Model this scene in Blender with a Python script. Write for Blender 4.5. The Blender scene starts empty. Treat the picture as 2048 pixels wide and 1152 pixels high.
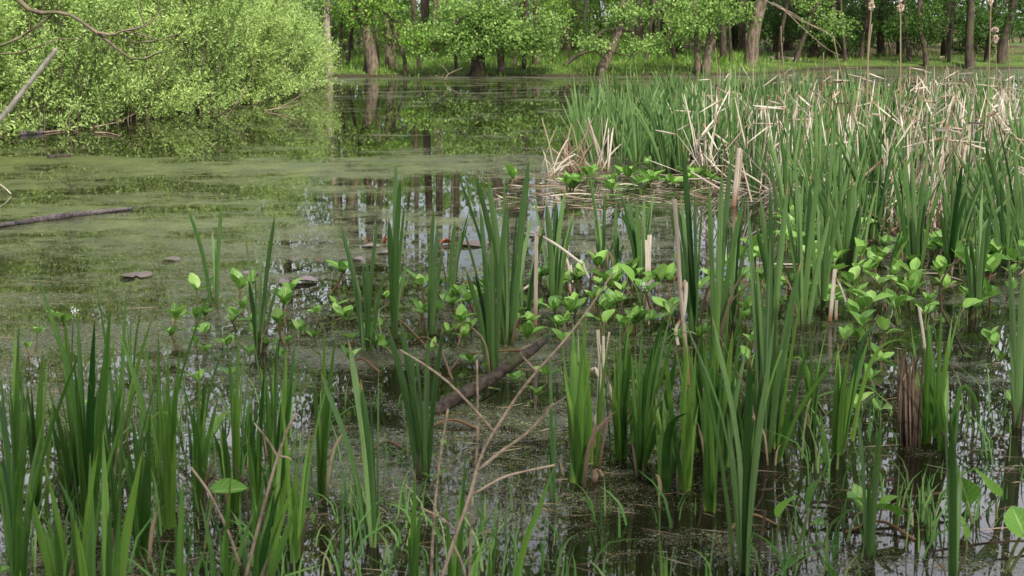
import bpy, math, random
import numpy as np
from mathutils import Vector

S = bpy.context.scene
COL = S.collection
RNG = random.Random(7)
NR = np.random.default_rng(11)

# ------------------------------------------------------------------ camera
F = 2844.0            # focal length in pixels of a 2048 px wide frame
CH = 1.5              # eye height above the water
TH = math.atan((576 - 30) / F)
cd = bpy.data.cameras.new('camera')
cam = bpy.data.objects.new('camera', cd); COL.objects.link(cam)
cam.location = (0, 0, CH)
cam.rotation_euler = (math.pi / 2 - TH, 0, 0)
cd.sensor_width = 36.0
cd.lens = 36.0 * F / 2048
cd.clip_start = 0.05; cd.clip_end = 600
cd.dof.use_dof = True
cd.dof.focus_distance = 8.6
cd.dof.aperture_fstop = 9.0
S.camera = cam

# ------------------------------------------------------------------ world, sun, exposure
SUN_EL, SUN_AZ = math.radians(48), math.radians(155)     # azimuth clockwise from +Y: behind the camera, to the right
w = bpy.data.worlds.new('World'); S.world = w; w.use_nodes = True
nt = w.node_tree
sky = nt.nodes.new('ShaderNodeTexSky'); sky.sky_type = 'NISHITA'; sky.sun_disc = False
sky.sun_elevation = SUN_EL; sky.sun_rotation = SUN_AZ
sky.air_density = 1.0; sky.dust_density = 4.0; sky.ozone_density = 1.0
bg = nt.nodes['Background']; bg.inputs['Strength'].default_value = 0.085
wtc = nt.nodes.new('ShaderNodeTexCoord'); wn = nt.nodes.new('ShaderNodeTexNoise'); wn.inputs['Scale'].default_value = 2.2; wn.inputs['Detail'].default_value = 5.0
nt.links.new(wtc.outputs['Generated'], wn.inputs['Vector'])
wr = nt.nodes.new('ShaderNodeValToRGB'); wr.color_ramp.elements[0].position = .34; wr.color_ramp.elements[1].position = .56
nt.links.new(wn.outputs['Fac'], wr.inputs[0])
wm = nt.nodes.new('ShaderNodeMix'); wm.data_type = 'RGBA'; nt.links.new(wr.outputs[0], wm.inputs[0]); nt.links.new(sky.outputs[0], wm.inputs[6]); wm.inputs[7].default_value = (14.5, 14.5, 15.8, 1)   # thin bright cloud
nt.links.new(wm.outputs[2], bg.inputs[0])
sl = bpy.data.lights.new('sun', 'SUN'); sl.energy = 4.8; sl.angle = math.radians(2.0); sl.color = (1.0, 0.95, 0.86)
sun = bpy.data.objects.new('sun', sl); COL.objects.link(sun)
sd = Vector((math.sin(SUN_AZ) * math.cos(SUN_EL), math.cos(SUN_AZ) * math.cos(SUN_EL), math.sin(SUN_EL)))
sun.rotation_euler = sd.to_track_quat('Z', 'Y').to_euler()
S.view_settings.view_transform = 'Standard'; S.view_settings.look = 'None'
S.view_settings.exposure = 0.95; S.view_settings.gamma = 1.0
S.cycles.max_bounces = 8; S.cycles.diffuse_bounces = 3; S.cycles.glossy_bounces = 4
S.cycles.transmission_bounces = 4; S.cycles.sample_clamp_indirect = 6.0

# ------------------------------------------------------------------ pixel <-> world
ct, st = math.cos(TH), math.sin(TH)
def ray(px, py):
    x, y = (px - 1024) / F, (576 - py) / F
    return np.array([x, ct + y * st, -st + y * ct])
def ground(px, py, z=0.0):
    d = ray(px, py); t = (z - CH) / d[2]
    return np.array([0, 0, CH]) + d * t
def at(px, py, Y):
    d = ray(px, py); return np.array([0, 0, CH]) + d * (Y / d[1])
def pix(p):
    v = np.array(p, float) - np.array([0, 0, CH])
    dep = v[1] * ct - v[2] * st; up = v[1] * st + v[2] * ct
    return 1024 + F * v[0] / dep, 576 - F * up / dep

# ------------------------------------------------------------------ object helpers
def tag(o, label=None, cat=None, group=None, kind=None):
    if label: o['label'] = label
    if cat: o['category'] = cat
    if group: o['group'] = group
    if kind: o['kind'] = kind
    return o
def empty(name, loc):
    o = bpy.data.objects.new(name, None); COL.objects.link(o); o.location = loc
    o.empty_display_size = 0.1
    return o
def link(name, me, parent=None, loc=None, rot=None, scale=None):
    o = bpy.data.objects.new(name, me); COL.objects.link(o)
    if parent is not None: o.parent = parent
    if loc is not None: o.location = loc
    if rot is not None: o.rotation_euler = rot
    if scale is not None: o.scale = scale
    return o

class MB:
    """collects vertices and faces for one mesh; each vertex carries u (along), v (across), r (random)"""
    def __init__(s): s.V = []; s.Fc = []; s.U = []; s.n = 0
    def add(s, V, Fc, U):
        s.V.append(np.asarray(V, float)); s.U.append(np.asarray(U, float))
        s.Fc.extend([tuple(i + s.n for i in f) for f in Fc]); s.n += len(V)
    def mesh(s, name, mat, smooth=True, origin=None):
        V = np.concatenate(s.V); U = np.concatenate(s.U)
        if origin is not None: V = V - np.asarray(origin)
        me = bpy.data.meshes.new(name)
        me.from_pydata(V.tolist(), [], s.Fc)
        for k, nm in enumerate(('u', 'v', 'r')):
            a = me.attributes.new(nm, 'FLOAT', 'POINT'); a.data.foreach_set('value', U[:, k].astype(np.float32))
        if smooth: me.polygons.foreach_set('use_smooth', [True] * len(me.polygons))
        me.materials.append(mat); me.update()
        return me

def catmull(P, n):
    P = np.asarray(P, float)
    if len(P) == 2: return P[0] + (P[1] - P[0]) * np.linspace(0, 1, n)[:, None]
    Q = np.vstack([2 * P[0] - P[1], P, 2 * P[-1] - P[-2]])
    seg = np.linalg.norm(np.diff(P, axis=0), axis=1); acc = np.r_[0, np.cumsum(seg)]; out = []
    for t in np.linspace(0, acc[-1], n):
        i = min(np.searchsorted(acc, t, side='right') - 1, len(P) - 2)
        k = (t - acc[i]) / max(seg[i], 1e-9)
        a, b, c, d = Q[i], Q[i + 1], Q[i + 2], Q[i + 3]
        out.append(0.5 * (2 * b + (c - a) * k + (2 * a - 5 * b + 4 * c - d) * k * k + (3 * b - a - 3 * c + d) * k ** 3))
    return np.array(out)

def nrm(v): return v / max(np.linalg.norm(v), 1e-9)

def blade(mb, path, width, yaw, r, n=11, fold=0.22, base=0.55, taper=0.72, twist=0.0, tipw=0.03):
    """a strap leaf with a folded midrib along PATH; yaw turns its flat face away from -Y"""
    P = catmull(path, n); T = np.gradient(P, axis=0)
    V, U, Fc = [], [], []
    for i in range(n):
        u = i / (n - 1); t = nrm(T[i]); a = yaw + twist * u
        nn = np.array([math.sin(a), -math.cos(a), 0.0])
        s = np.cross(t, nn)
        if np.linalg.norm(s) < 0.2: s = np.cross(t, np.array([0.3, 0.2, 1.0]))
        s = nrm(s); nn = nrm(np.cross(s, t))
        wv = width * min(1.0, base + u * 2.2)
        if u > taper: k = (u - taper) / (1 - taper); wv *= max(tipw, (1 - k ** 1.7))
        h = wv * 0.5
        V += [P[i] - s * h - nn * h * fold, P[i] + nn * h * fold, P[i] + s * h - nn * h * fold]
        U += [(u, 0, r), (u, .5, r), (u, 1, r)]
    for i in range(n - 1):
        for k in (0, 1):
            a = i * 3 + k; Fc.append((a, a + 1, a + 4, a + 3))
    mb.add(V, Fc, U)

def tube(mb, path, radii, k=6, n=None, r=0.5, cap=True):
    P = np.asarray(path, float)
    if n: 
        R = np.interp(np.linspace(0, 1, n), np.linspace(0, 1, len(radii)), radii); P = catmull(P, n)
    else: R = np.interp(np.linspace(0, 1, len(P)), np.linspace(0, 1, len(radii)), radii)
    T = np.gradient(P, axis=0); V, U, Fc = [], [], []; ref = np.array([0.31, 0.17, 0.93])
    if abs(np.dot(nrm(T.mean(0)), ref)) > 0.85: ref = np.array([1.0, 0.1, 0.0])
    m = len(P)
    for i in range(m):
        t = nrm(T[i]); a = nrm(np.cross(t, ref)); b = np.cross(t, a)
        for j in range(k):
            q = 2 * math.pi * j / k
            V.append(P[i] + R[i] * (a * math.cos(q) + b * math.sin(q))); U.append((i / (m - 1), j / k, r))
    for i in range(m - 1):
        for j in range(k):
            Fc.append((i * k + j, i * k + (j + 1) % k, (i + 1) * k + (j + 1) % k, (i + 1) * k + j))
    if cap: Fc.append(tuple(range(k))[::-1]); Fc.append(tuple((m - 1) * k + j for j in range(k)))
    mb.add(V, Fc, U)

def leaf_mesh(name, C, D, L, Wd, Rn, mat, origin=(0, 0, 0), up=0.0, shape=0.5):
    """many small leaves: centres C, directions D, lengths L, widths Wd, randoms Rn -> one mesh of folded diamonds"""
    N = len(C); D = D / np.linalg.norm(D, axis=1)[:, None]
    Q = NR.normal(size=(N, 3)); Q[:, 2] *= (1 - up)
    Sd = np.cross(D, Q); Sd /= np.maximum(np.linalg.norm(Sd, axis=1), 1e-6)[:, None]
    Nn = np.cross(Sd, D)
    hl, hw = (L * .5)[:, None], (Wd * .5)[:, None]
    off = D * (L * (shape - .5))[:, None]
    V = np.empty((N, 4, 3)); V[:, 0] = C - D * hl; V[:, 2] = C + D * hl
    V[:, 1] = C + off + Sd * hw + Nn * hw * .35; V[:, 3] = C + off - Sd * hw + Nn * hw * .35
    V = V.reshape(-1, 3) - np.asarray(origin)
    me = bpy.data.meshes.new(name)
    me.vertices.add(N * 4); me.vertices.foreach_set('co', V.astype(np.float32).ravel())
    me.loops.add(N * 4); me.loops.foreach_set('vertex_index', np.arange(N * 4, dtype=np.int32))
    me.polygons.add(N); me.polygons.foreach_set('loop_start', np.arange(0, N * 4, 4, dtype=np.int32))
    me.polygons.foreach_set('loop_total', np.full(N, 4, dtype=np.int32))
    a = me.attributes.new('r', 'FLOAT', 'POINT'); a.data.foreach_set('value', np.repeat(Rn, 4).astype(np.float32))
    me.materials.append(mat); me.update(calc_edges=True)
    return me

# ------------------------------------------------------------------ materials
def mat(name):
    m = bpy.data.materials.new(name); m.use_nodes = True; t = m.node_tree
    for n in list(t.nodes): t.nodes.remove(n)
    return m, t
class NT:
    def __init__(s, t): s.t = t
    def n(s, typ, **kw):
        x = s.t.nodes.new(typ)
        for k, v in kw.items():
            if k.startswith('i_'):
                key = k[2:]; key = int(key) if key.isdigit() else key.replace('_', ' ')
                s.set(x.inputs[key], v)
            else: setattr(x, k, v)
        return x
    def set(s, sock, v):
        if isinstance(v, bpy.types.NodeSocket): s.t.links.new(v, sock)
        else: sock.default_value = v
    def attr(s, nm): return s.n('ShaderNodeAttribute', attribute_name=nm).outputs['Fac']
    def math(s, op, a, b=0.0, c=0.0, clamp=False):
        x = s.n('ShaderNodeMath', operation=op, use_clamp=clamp); s.set(x.inputs[0], a); s.set(x.inputs[1], b); s.set(x.inputs[2], c)
        return x.outputs[0]
    def mix(s, f, a, b, mode='MIX'):
        x = s.n('ShaderNodeMix', data_type='RGBA', blend_type=mode); s.set(x.inputs[0], f); s.set(x.inputs[6], a); s.set(x.inputs[7], b)
        return x.outputs[2]
    def ramp(s, f, stops):
        x = s.n('ShaderNodeValToRGB'); s.set(x.inputs[0], f); e = x.color_ramp.elements
        while len(e) < len(stops): e.new(0.5)
        for el, (p, c) in zip(e, stops):
            el.position = p; el.color = c if len(c) == 4 else (*c, 1)
        return x.outputs[0]
    def step(s, f, lo, hi):
        x = s.n('ShaderNodeMapRange', interpolation_type='SMOOTHSTEP'); s.set(x.inputs[0], f); s.set(x.inputs[1], lo); s.set(x.inputs[2], hi)
        return x.outputs[0]
    def noise(s, vec, scale, detail=2.0, rough=0.5, dim='3D'):
        x = s.n('ShaderNodeTexNoise', noise_dimensions=dim); s.set(x.inputs['Vector'], vec) if vec is not None else None
        x.inputs['Scale'].default_value = scale; x.inputs['Detail'].default_value = detail; x.inputs['Roughness'].default_value = rough
        return x.outputs['Fac']
    def comb(s, a, b, c):
        x = s.n('ShaderNodeCombineXYZ'); s.set(x.inputs[0], a); s.set(x.inputs[1], b); s.set(x.inputs[2], c); return x.outputs[0]
    def leaf_out(s, col, rough=0.45, spec=0.35, trans=0.3, tcol=None, bump=None):
        p = s.n('ShaderNodeBsdfPrincipled'); s.set(p.inputs['Base Color'], col); p.inputs['Roughness'].default_value = rough
        p.inputs['Specular IOR Level'].default_value = spec
        if bump is not None: s.set(p.inputs['Normal'], bump)
        out = s.n('ShaderNodeOutputMaterial')
        if trans > 0:
            tr = s.n('ShaderNodeBsdfTranslucent'); s.set(tr.inputs[0], tcol if tcol is not None else col)
            mx = s.n('ShaderNodeMixShader'); mx.inputs[0].default_value = trans
            s.t.links.new(p.outputs[0], mx.inputs[1]); s.t.links.new(tr.outputs[0], mx.inputs[2]); s.t.links.new(mx.outputs[0], out.inputs[0])
        else: s.t.links.new(p.outputs[0], out.inputs[0])

def strap_mat(name, ca, cb, cbase, ctip, trans=0.25, streak=0.35, rough=0.42, basep=0.2, tipamt=0.8):
    m, t = mat(name); k = NT(t)
    u, v, r = k.attr('u'), k.attr('v'), k.attr('r')
    oi = k.n('ShaderNodeObjectInfo').outputs['Random']
    col = k.mix(k.math('FRACT', k.math('ADD', r, k.math('MULTIPLY', oi, .35))), (*ca, 1), (*cb, 1))
    vec = k.comb(k.math('MULTIPLY', v, 13.0), k.math('MULTIPLY', u, 1.6), k.math('MULTIPLY', r, 37.0))
    s = k.noise(vec, 1.6, 3.0, .6)
    col = k.mix(1.0, col, k.ramp(s, [(0.32, (1 - streak,) * 3), (0.68, (1 + streak,) * 3)]), 'MULTIPLY')
    big = k.noise(k.comb(k.math('MULTIPLY', u, 5.0), k.math('MULTIPLY', r, 50.0), oi), 1.0, 2.0)
    col = k.mix(k.math('MULTIPLY', k.step(big, .55, .8), .35), col, (*cbase, 1))
    col = k.mix(k.math('SUBTRACT', 1.0, k.step(u, 0.0, basep)), col, (*cbase, 1))
    tip = k.math('MULTIPLY', k.step(k.math('ADD', u, k.math('MULTIPLY', r, 0.045)), 0.965, 1.02), tipamt)
    col = k.mix(tip, col, (*ctip, 1))
    spot = k.noise(k.comb(k.math('MULTIPLY', v, 5.0), k.math('MULTIPLY', u, 22.0), k.math('MULTIPLY', r, 91.0)), 1.0, 3.0, .6)
    col = k.mix(k.math('MULTIPLY', k.step(spot, .66, .76), .55), col, (*ctip, 1))
    bp = k.n('ShaderNodeBump'); bp.inputs['Strength'].default_value = .5; bp.inputs['Distance'].default_value = .002; k.set(bp.inputs['Height'], s)
    k.leaf_out(col, rough, .22, trans, bump=bp.outputs[0])
    return m
def leaf_mat(name, stops, trans=0.35, rough=0.5, spec=0.2):
    m, t = mat(name); k = NT(t)
    r = k.attr('r'); oi = k.n('ShaderNodeObjectInfo').outputs['Random']
    f = k.math('ADD', k.math('MULTIPLY', r, .85), k.math('MULTIPLY', oi, .15))
    k.leaf_out(k.ramp(f, stops), rough, spec, trans)
    return m
def bark_mat(name, ca, cb, moss=None, scale=6.0, stretch=0.25, bumpd=0.02):
    m, t = mat(name); k = NT(t)
    tc = k.n('ShaderNodeTexCoord').outputs['Object']
    mp = k.n('ShaderNodeMapping'); k.set(mp.inputs[0], tc); mp.inputs['Scale'].default_value = (1, 1, stretch)
    n1 = k.noise(mp.outputs[0], scale * 3, 6.0, .65); n2 = k.noise(tc, scale * .35, 3.0)
    col = k.mix(k.step(n1, .3, .7), (*ca, 1), (*cb, 1))
    col = k.mix(k.math('MULTIPLY', k.step(n2, .45, .7), .5), col, (cb[0] * 1.5, cb[1] * 1.5, cb[2] * 1.5, 1))
    if moss: col = k.mix(k.math('MULTIPLY', k.step(k.noise(tc, scale * .8, 4.0), .5, .62), .8), col, (*moss, 1))
    bp = k.n('ShaderNodeBump'); bp.inputs['Strength'].default_value = .8; bp.inputs['Distance'].default_value = bumpd; k.set(bp.inputs['Height'], n1)
    k.leaf_out(col, .85, .15, 0, bump=bp.outputs[0])
    return m

M = {}
M['cattail'] = strap_mat('cattail leaf', (.028, .072, .015), (.118, .192, .064), (.055, .060, .022), (.26, .19, .07), trans=.22, basep=.22, streak=.42)
M['cattail_dark'] = strap_mat('cattail leaf deep', (.013, .044, .008), (.074, .140, .036), (.040, .040, .018), (.24, .18, .07), trans=.2, basep=.22, streak=.42)
M['iris'] = strap_mat('iris leaf', (.024, .078, .010), (.115, .215, .034), (.20, .29, .035), (.20, .17, .05), trans=.38, streak=.42, rough=.36)
M['iris_deep'] = strap_mat('iris leaf deep', (.013, .048, .007), (.070, .148, .028), (.13, .21, .035), (.2, .15, .05), trans=.32, streak=.42, rough=.36)
M['dead'] = strap_mat('dead reed leaf', (.19, .155, .11), (.47, .42, .345), (.15, .085, .045), (.45, .38, .29), trans=.12, streak=.45, rough=.7, basep=.35, tipamt=.3)
M['dead_brown'] = strap_mat('dead brown leaf', (.11, .075, .048), (.27, .195, .13), (.05, .025, .014), (.35, .25, .15), trans=.1, streak=.5, rough=.75, basep=.5, tipamt=.3)
M['dead_dark'] = strap_mat('rotting reed leaf', (.030, .020, .013), (.12, .085, .055), (.02, .012, .008), (.2, .14, .09), trans=.05, streak=.5, rough=.8, basep=.6, tipamt=.2)
M['straw_grey'] = leaf_mat('grey straw', [(0, (.035, .028, .019)), (.5, (.12, .10, .07)), (1, (.30, .26, .20))], trans=0, rough=.85)
M['seed'] = leaf_mat('seed fluff', [(0, (.42, .32, .24)), (1, (.62, .52, .42))], trans=.1, rough=.9, spec=.1)
M['stalk'] = leaf_mat('marsh stalk', [(0, (.09, .045, .018)), (.5, (.07, .10, .025)), (1, (.14, .17, .04))], trans=0, rough=.5)
M['stem_red'] = leaf_mat('red creeping stem', [(0, (.055, .022, .012)), (1, (.11, .065, .022))], trans=0, rough=.5)
M['willow'] = leaf_mat('willow leaf', [(0, (.12, .21, .04)), (.5, (.28, .41, .11)), (1, (.42, .52, .22))], trans=.42)
M['willow_b'] = leaf_mat('willow leaf yellow', [(0, (.14, .23, .04)), (.5, (.32, .45, .12)), (1, (.46, .55, .23))], trans=.42)
M['alder'] = leaf_mat('alder leaf', [(0, (.05, .12, .02)), (.5, (.17, .29, .06)), (1, (.33, .45, .15))], trans=.4)
M['beech'] = leaf_mat('beech leaf', [(0, (.06, .14, .015)), (.5, (.17, .31, .045)), (1, (.32, .46, .11))], trans=.45)
M['shade'] = leaf_mat('understorey leaf', [(0, (.016, .045, .007)), (.5, (.045, .105, .015)), (1, (.125, .21, .045))], trans=.4)  # greens darkened to carry the shade of the right-hand and far wood
M['glossy'] = leaf_mat('glossy leaf', [(0, (.035, .09, .02)), (.6, (.09, .18, .04)), (1, (.20, .30, .10))], trans=.25, rough=.28, spec=.6)
M['grassblade'] = leaf_mat('grass blade', [(0, (.055, .125, .015)), (.6, (.125, .235, .028)), (1, (.21, .27, .07))], trans=.35)
M['sedge'] = leaf_mat('sedge blade', [(0, (.035, .10, .02)), (.6, (.08, .18, .04)), (.9, (.16, .24, .08)), (1, (.28, .26, .15))], trans=.25)
M['bark'] = bark_mat('bark', (.035, .026, .018), (.15, .115, .085), moss=(.06, .075, .025))
M['bark_pale'] = bark_mat('bark pale', (.08, .06, .045), (.26, .21, .165))
M['bark_dark'] = bark_mat('bark dark', (.018, .014, .010), (.07, .052, .038), moss=(.045, .055, .02))
M['twig'] = bark_mat('twig', (.09, .064, .044), (.25, .19, .14), scale=25, stretch=1, bumpd=.002)
M['twig_grey'] = bark_mat('grey twig', (.16, .14, .115), (.42, .38, .32), scale=25, stretch=1, bumpd=.002)
M['log'] = bark_mat('wet log', (.010, .008, .006), (.055, .042, .033), moss=(.028, .034, .010), scale=14, stretch=1, bumpd=.012)
M['log_dark'] = bark_mat('dark wet log', (.010, .008, .008), (.085, .070, .072), scale=16, stretch=1, bumpd=.02)
M['log_grey'] = bark_mat('grey log', (.03, .026, .026), (.15, .13, .13), scale=12, stretch=1, bumpd=.015)
M['straw'] = leaf_mat('straw', [(0, (.05, .034, .018)), (.5, (.15, .112, .068)), (1, (.36, .30, .22))], trans=.05, rough=.8)

def arum_mat():
    m, t = mat('arum leaf'); k = NT(t)
    u, v = k.attr('u'), k.attr('v'); oi = k.n('ShaderNodeObjectInfo').outputs['Random']
    col = k.ramp(oi, [(0, (.05, .13, .018)), (.45, (.10, .225, .03)), (.8, (.16, .31, .05)), (1, (.24, .38, .10))])
    mid = k.math('ABSOLUTE', k.math('SUBTRACT', v, .5))
    vein = k.math('SINE', k.math('ADD', k.math('MULTIPLY', u, 34.0), k.math('MULTIPLY', mid, -26.0)))
    col = k.mix(k.math('MULTIPLY', k.step(vein, .55, 1.0), .25), col, (.24, .38, .09, 1))
    col = k.mix(k.math('SUBTRACT', 1.0, k.step(mid, 0.012, .035)), col, (.28, .40, .12, 1))
    n = k.noise(k.n('ShaderNodeTexCoord').outputs['Object'], 40.0, 3.0)
    col = k.mix(1.0, col, k.ramp(n, [(.3, (.75,) * 3), (.7, (1.2,) * 3)]), 'MULTIPLY')
    k.leaf_out(col, .4, .25, .4)
    return m
M['arum'] = arum_mat()
def pad_mat():
    m, t = mat('lily pad'); k = NT(t)
    oi = k.n('ShaderNodeObjectInfo').outputs['Random']
    n = k.noise(k.n('ShaderNodeTexCoord').outputs['Object'], 30.0, 4.0)
    col = k.mix(k.step(n, .35, .65), (.055, .032, .034, 1), (.10, .064, .064, 1))
    k.leaf_out(col, .35, .5, .1)
    return m
M['pad'] = pad_mat()
M['pad_red'] = leaf_mat('red lily leaf', [(0, (.10, .028, .010)), (1, (.17, .055, .018))], trans=.2, rough=.4)

def water_mat():
    m, t = mat('pond water'); k = NT(t)
    pos = k.n('ShaderNodeNewGeometry').outputs['Position']
    sp = k.n('ShaderNodeSeparateXYZ'); k.set(sp.inputs[0], pos); X, Y = sp.outputs[0], sp.outputs[1]
    # film density along the pond and across it
    warp = k.noise(pos, .36, 5.0, .62)
    Yw = k.math('ADD', Y, k.math('MULTIPLY', k.math('SUBTRACT', warp, .5), k.math('MULTIPLY', Y, .5)))
    along = k.ramp(k.math('DIVIDE', Yw, 40.0), [(0, (.10,) * 3), (.11, (.17,) * 3), (.15, (.27,) * 3), (.185, (.34,) * 3), (.24, (.42,) * 3), (.268, (.26,) * 3), (.29, (.08,) * 3), (.332, (.12,) * 3), (.352, (.60,) * 3),
              (.372, (.46,) * 3), (.39, (.08,) * 3), (.445, (.10,) * 3), (.465, (.40,) * 3), (.482, (.06,) * 3), (.55, (.12,) * 3), (.575, (.44,) * 3), (.60, (.10,) * 3), (.69, (.42,) * 3), (.72, (.12,) * 3), (.79, (.42,) * 3), (.86, (.62,) * 3)])
    left = k.math('MULTIPLY', k.step(k.math('ADD', k.math('ADD', k.math('MULTIPLY', X, -1.0), k.math('MULTIPLY', Y, -.04)), k.math('MULTIPLY', k.math('SUBTRACT', warp, .5), 5.0)), -2.2, 2.6), k.math('MULTIPLY', k.step(Yw, 7.4, 10.4), k.math('SUBTRACT', 1.0, k.step(Yw, 13.2, 18.5))))
    near = k.math('MULTIPLY', k.math('SUBTRACT', 1.0, k.step(X, -.2, .9)), k.math('SUBTRACT', 1.0, k.step(Y, 6.0, 8.5)))
    den = k.math('ADD', k.math('ADD', along, k.math('MULTIPLY', left, .36)), k.math('MULTIPLY', near, .24))
    pv = k.n('ShaderNodeMapping'); k.set(pv.inputs[0], pos); pv.inputs['Scale'].default_value = (.55, 1.0, 1)
    patch = k.noise(pv.outputs[0], 1.5, 6.0, .62)
    patch2 = k.noise(pos, 7.0, 4.0, .65)
    den = k.math('ADD', den, k.math('MULTIPLY', k.math('SUBTRACT', patch, .5), 2.3))
    den = k.math('ADD', den, k.math('MULTIPLY', k.math('SUBTRACT', patch2, .5), 1.1))
    # specks of floating plants
    def specks(scale, seed):
        off = k.n('ShaderNodeMapping'); k.set(off.inputs[0], pos); off.inputs['Location'].default_value = (seed, seed * .7, 0)
        vo = k.n('ShaderNodeTexVoronoi', voronoi_dimensions='2D', feature='F1'); k.set(vo.inputs['Vector'], off.outputs[0]); vo.inputs['Scale'].default_value = scale
        rad = k.math('MULTIPLY', k.math('SUBTRACT', den, k.math('MULTIPLY', k.n('ShaderNodeSeparateColor', i_0=vo.outputs['Color']).outputs[0], .55)), 1.25)
        return k.step(k.math('SUBTRACT', rad, vo.outputs['Distance']), 0.0, .10), vo.outputs['Color']
    s1, c1 = specks(105.0, 0.0); s2, c2 = specks(210.0, 3.3)
    film = k.math('MAXIMUM', s1, s2)
    sc = k.n('ShaderNodeSeparateColor', i_0=c1).outputs[1]; sc2 = k.n('ShaderNodeSeparateColor', i_0=c2).outputs[2]
    wc = k.ramp(k.math('ADD', k.math('MULTIPLY', sc, .55), k.math('MULTIPLY', sc2, .45)), [(.1, (.010, .009, .004)), (.42, (.022, .022, .008)), (.64, (.046, .050, .016)), (.84, (.12, .13, .05)), (.96, (.38, .38, .24))])
    brown = k.noise(pos, 2.2, 3.0)
    wc = k.mix(k.math('MULTIPLY', k.step(brown, .5, .68), .45), wc, (.028, .021, .010, 1))
    green = k.mix(k.step(k.noise(pos, 2.6, 6.0, .7), .32, .68), (.024, .033, .008, 1), (.085, .100, .026, 1))
    wc = k.mix(k.math('MULTIPLY', k.math('ADD', left, k.math('MULTIPLY', k.step(Y, 9.0, 13.0), .5), 0.0, True), .75), wc, green)
    weed = k.n('ShaderNodeBsdfPrincipled'); k.set(weed.inputs['Base Color'], wc); weed.inputs['Roughness'].default_value = .3; weed.inputs['Specular IOR Level'].default_value = .4
    bw = k.n('ShaderNodeBump'); bw.inputs['Strength'].default_value = .55; bw.inputs['Distance'].default_value = .004
    k.set(bw.inputs['Height'], k.math('ADD', s1, k.math('MULTIPLY', s2, .6))); 
    tilt = k.n('ShaderNodeVectorMath', operation='SUBTRACT'); k.set(tilt.inputs[0], c1); tilt.inputs[1].default_value = (.5, .5, .5)
    tl2 = k.n('ShaderNodeVectorMath', operation='SCALE'); k.set(tl2.inputs[0], tilt.outputs[0]); tl2.inputs['Scale'].default_value = .5
    tl3 = k.n('ShaderNodeVectorMath', operation='ADD'); k.set(tl3.inputs[0], bw.outputs[0]); k.set(tl3.inputs[1], tl2.outputs[0])
    tl4 = k.n('ShaderNodeVectorMath', operation='NORMALIZE'); k.set(tl4.inputs[0], tl3.outputs[0]); k.set(weed.inputs['Normal'], tl4.outputs[0])
    wat = k.n('ShaderNodeBsdfPrincipled'); wat.inputs['Base Color'].default_value = (.006, .005, .0025, 1); wat.inputs['Roughness'].default_value = .012; wat.inputs['IOR'].default_value = 1.33
    rip = k.n('ShaderNodeBump'); rip.inputs['Strength'].default_value = .012; rip.inputs['Distance'].default_value = .01
    k.set(rip.inputs['Height'], k.noise(pos, 6.0, 2.0)); k.set(wat.inputs['Normal'], rip.outputs[0])
    mx = k.n('ShaderNodeMixShader'); k.set(mx.inputs[0], film); t.links.new(wat.outputs[0], mx.inputs[1]); t.links.new(weed.outputs[0], mx.inputs[2])
    t.links.new(mx.outputs[0], k.n('ShaderNodeOutputMaterial').inputs[0])
    return m
def ground_mat():
    m, t = mat('bank soil'); k = NT(t)
    pos = k.n('ShaderNodeNewGeometry').outputs['Position']
    n = k.noise(pos, 1.3, 5.0); n2 = k.noise(pos, 9.0, 4.0)
    col = k.mix(k.step(n, .4, .65), (.040, .065, .014, 1), (.065, .10, .02, 1))
    sp = k.n('ShaderNodeSeparateXYZ'); k.set(sp.inputs[0], pos)
    litter = k.mix(k.step(n2, .35, .65), (.045, .032, .018, 1), (.12, .085, .05, 1))
    col = k.mix(k.step(sp.outputs[1], 41.0, 47.0), col, k.mix(k.step(n, .45, .6), litter, (.05, .085, .02, 1)))
    col = k.mix(k.math('SUBTRACT', 1.0, k.step(sp.outputs[2], .02, .10)), col, (.030, .024, .014, 1))
    k.leaf_out(col, .9, .1, 0)
    return m

# ------------------------------------------------------------------ setting: ground and water
POND = np.array([(-3, 2.0), (4, 2.0), (12, 8), (18, 25), (22, 40.5), (9, 41), (6.5, 36.6), (1, 35.7), (-5.2, 35.6), (-6.4, 31), (-6.2, 26.5), (-6.4, 24), (-6.9, 21.5), (-7.8, 19), (-9.0, 16.5), (-11, 12), (-10, 6)], float)
def pond_sd(X, Y):
    d = np.full(X.shape, 1e9); ins = np.zeros(X.shape, bool)
    n = len(POND)
    for i in range(n):
        a, b = POND[i], POND[(i + 1) % n]; e = b - a
        t = np.clip(((X - a[0]) * e[0] + (Y - a[1]) * e[1]) / (e @ e), 0, 1)
        d = np.minimum(d, np.hypot(X - a[0] - t * e[0], Y - a[1] - t * e[1]))
        c = ((a[1] > Y) != (b[1] > Y)) & (X < (b[0] - a[0]) * (Y - a[1]) / (b[1] - a[1] + 1e-12) + a[0]); ins ^= c
    return np.where(ins, -d, d)
def gz(X, Y):
    X = np.asarray(X, float); Y = np.asarray(Y, float); s = pond_sd(X, Y)
    s = s + .25 * np.sin(X * 1.9 + Y * .7) * np.sin(Y * 1.3 - X * .8)
    bump = .05 * np.sin(X * 1.1 + 1) * np.sin(Y * .9) + .03 * np.sin(X * 3.1) * np.sin(Y * 2.7 + 2)
    return np.where(s < 0, np.maximum(s * .4, -.6), .18 * (1 - np.exp(-s / .5)) + .018 * np.minimum(s, 14)) + np.where(s > 0, bump * np.minimum(s, 1), 0)
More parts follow.
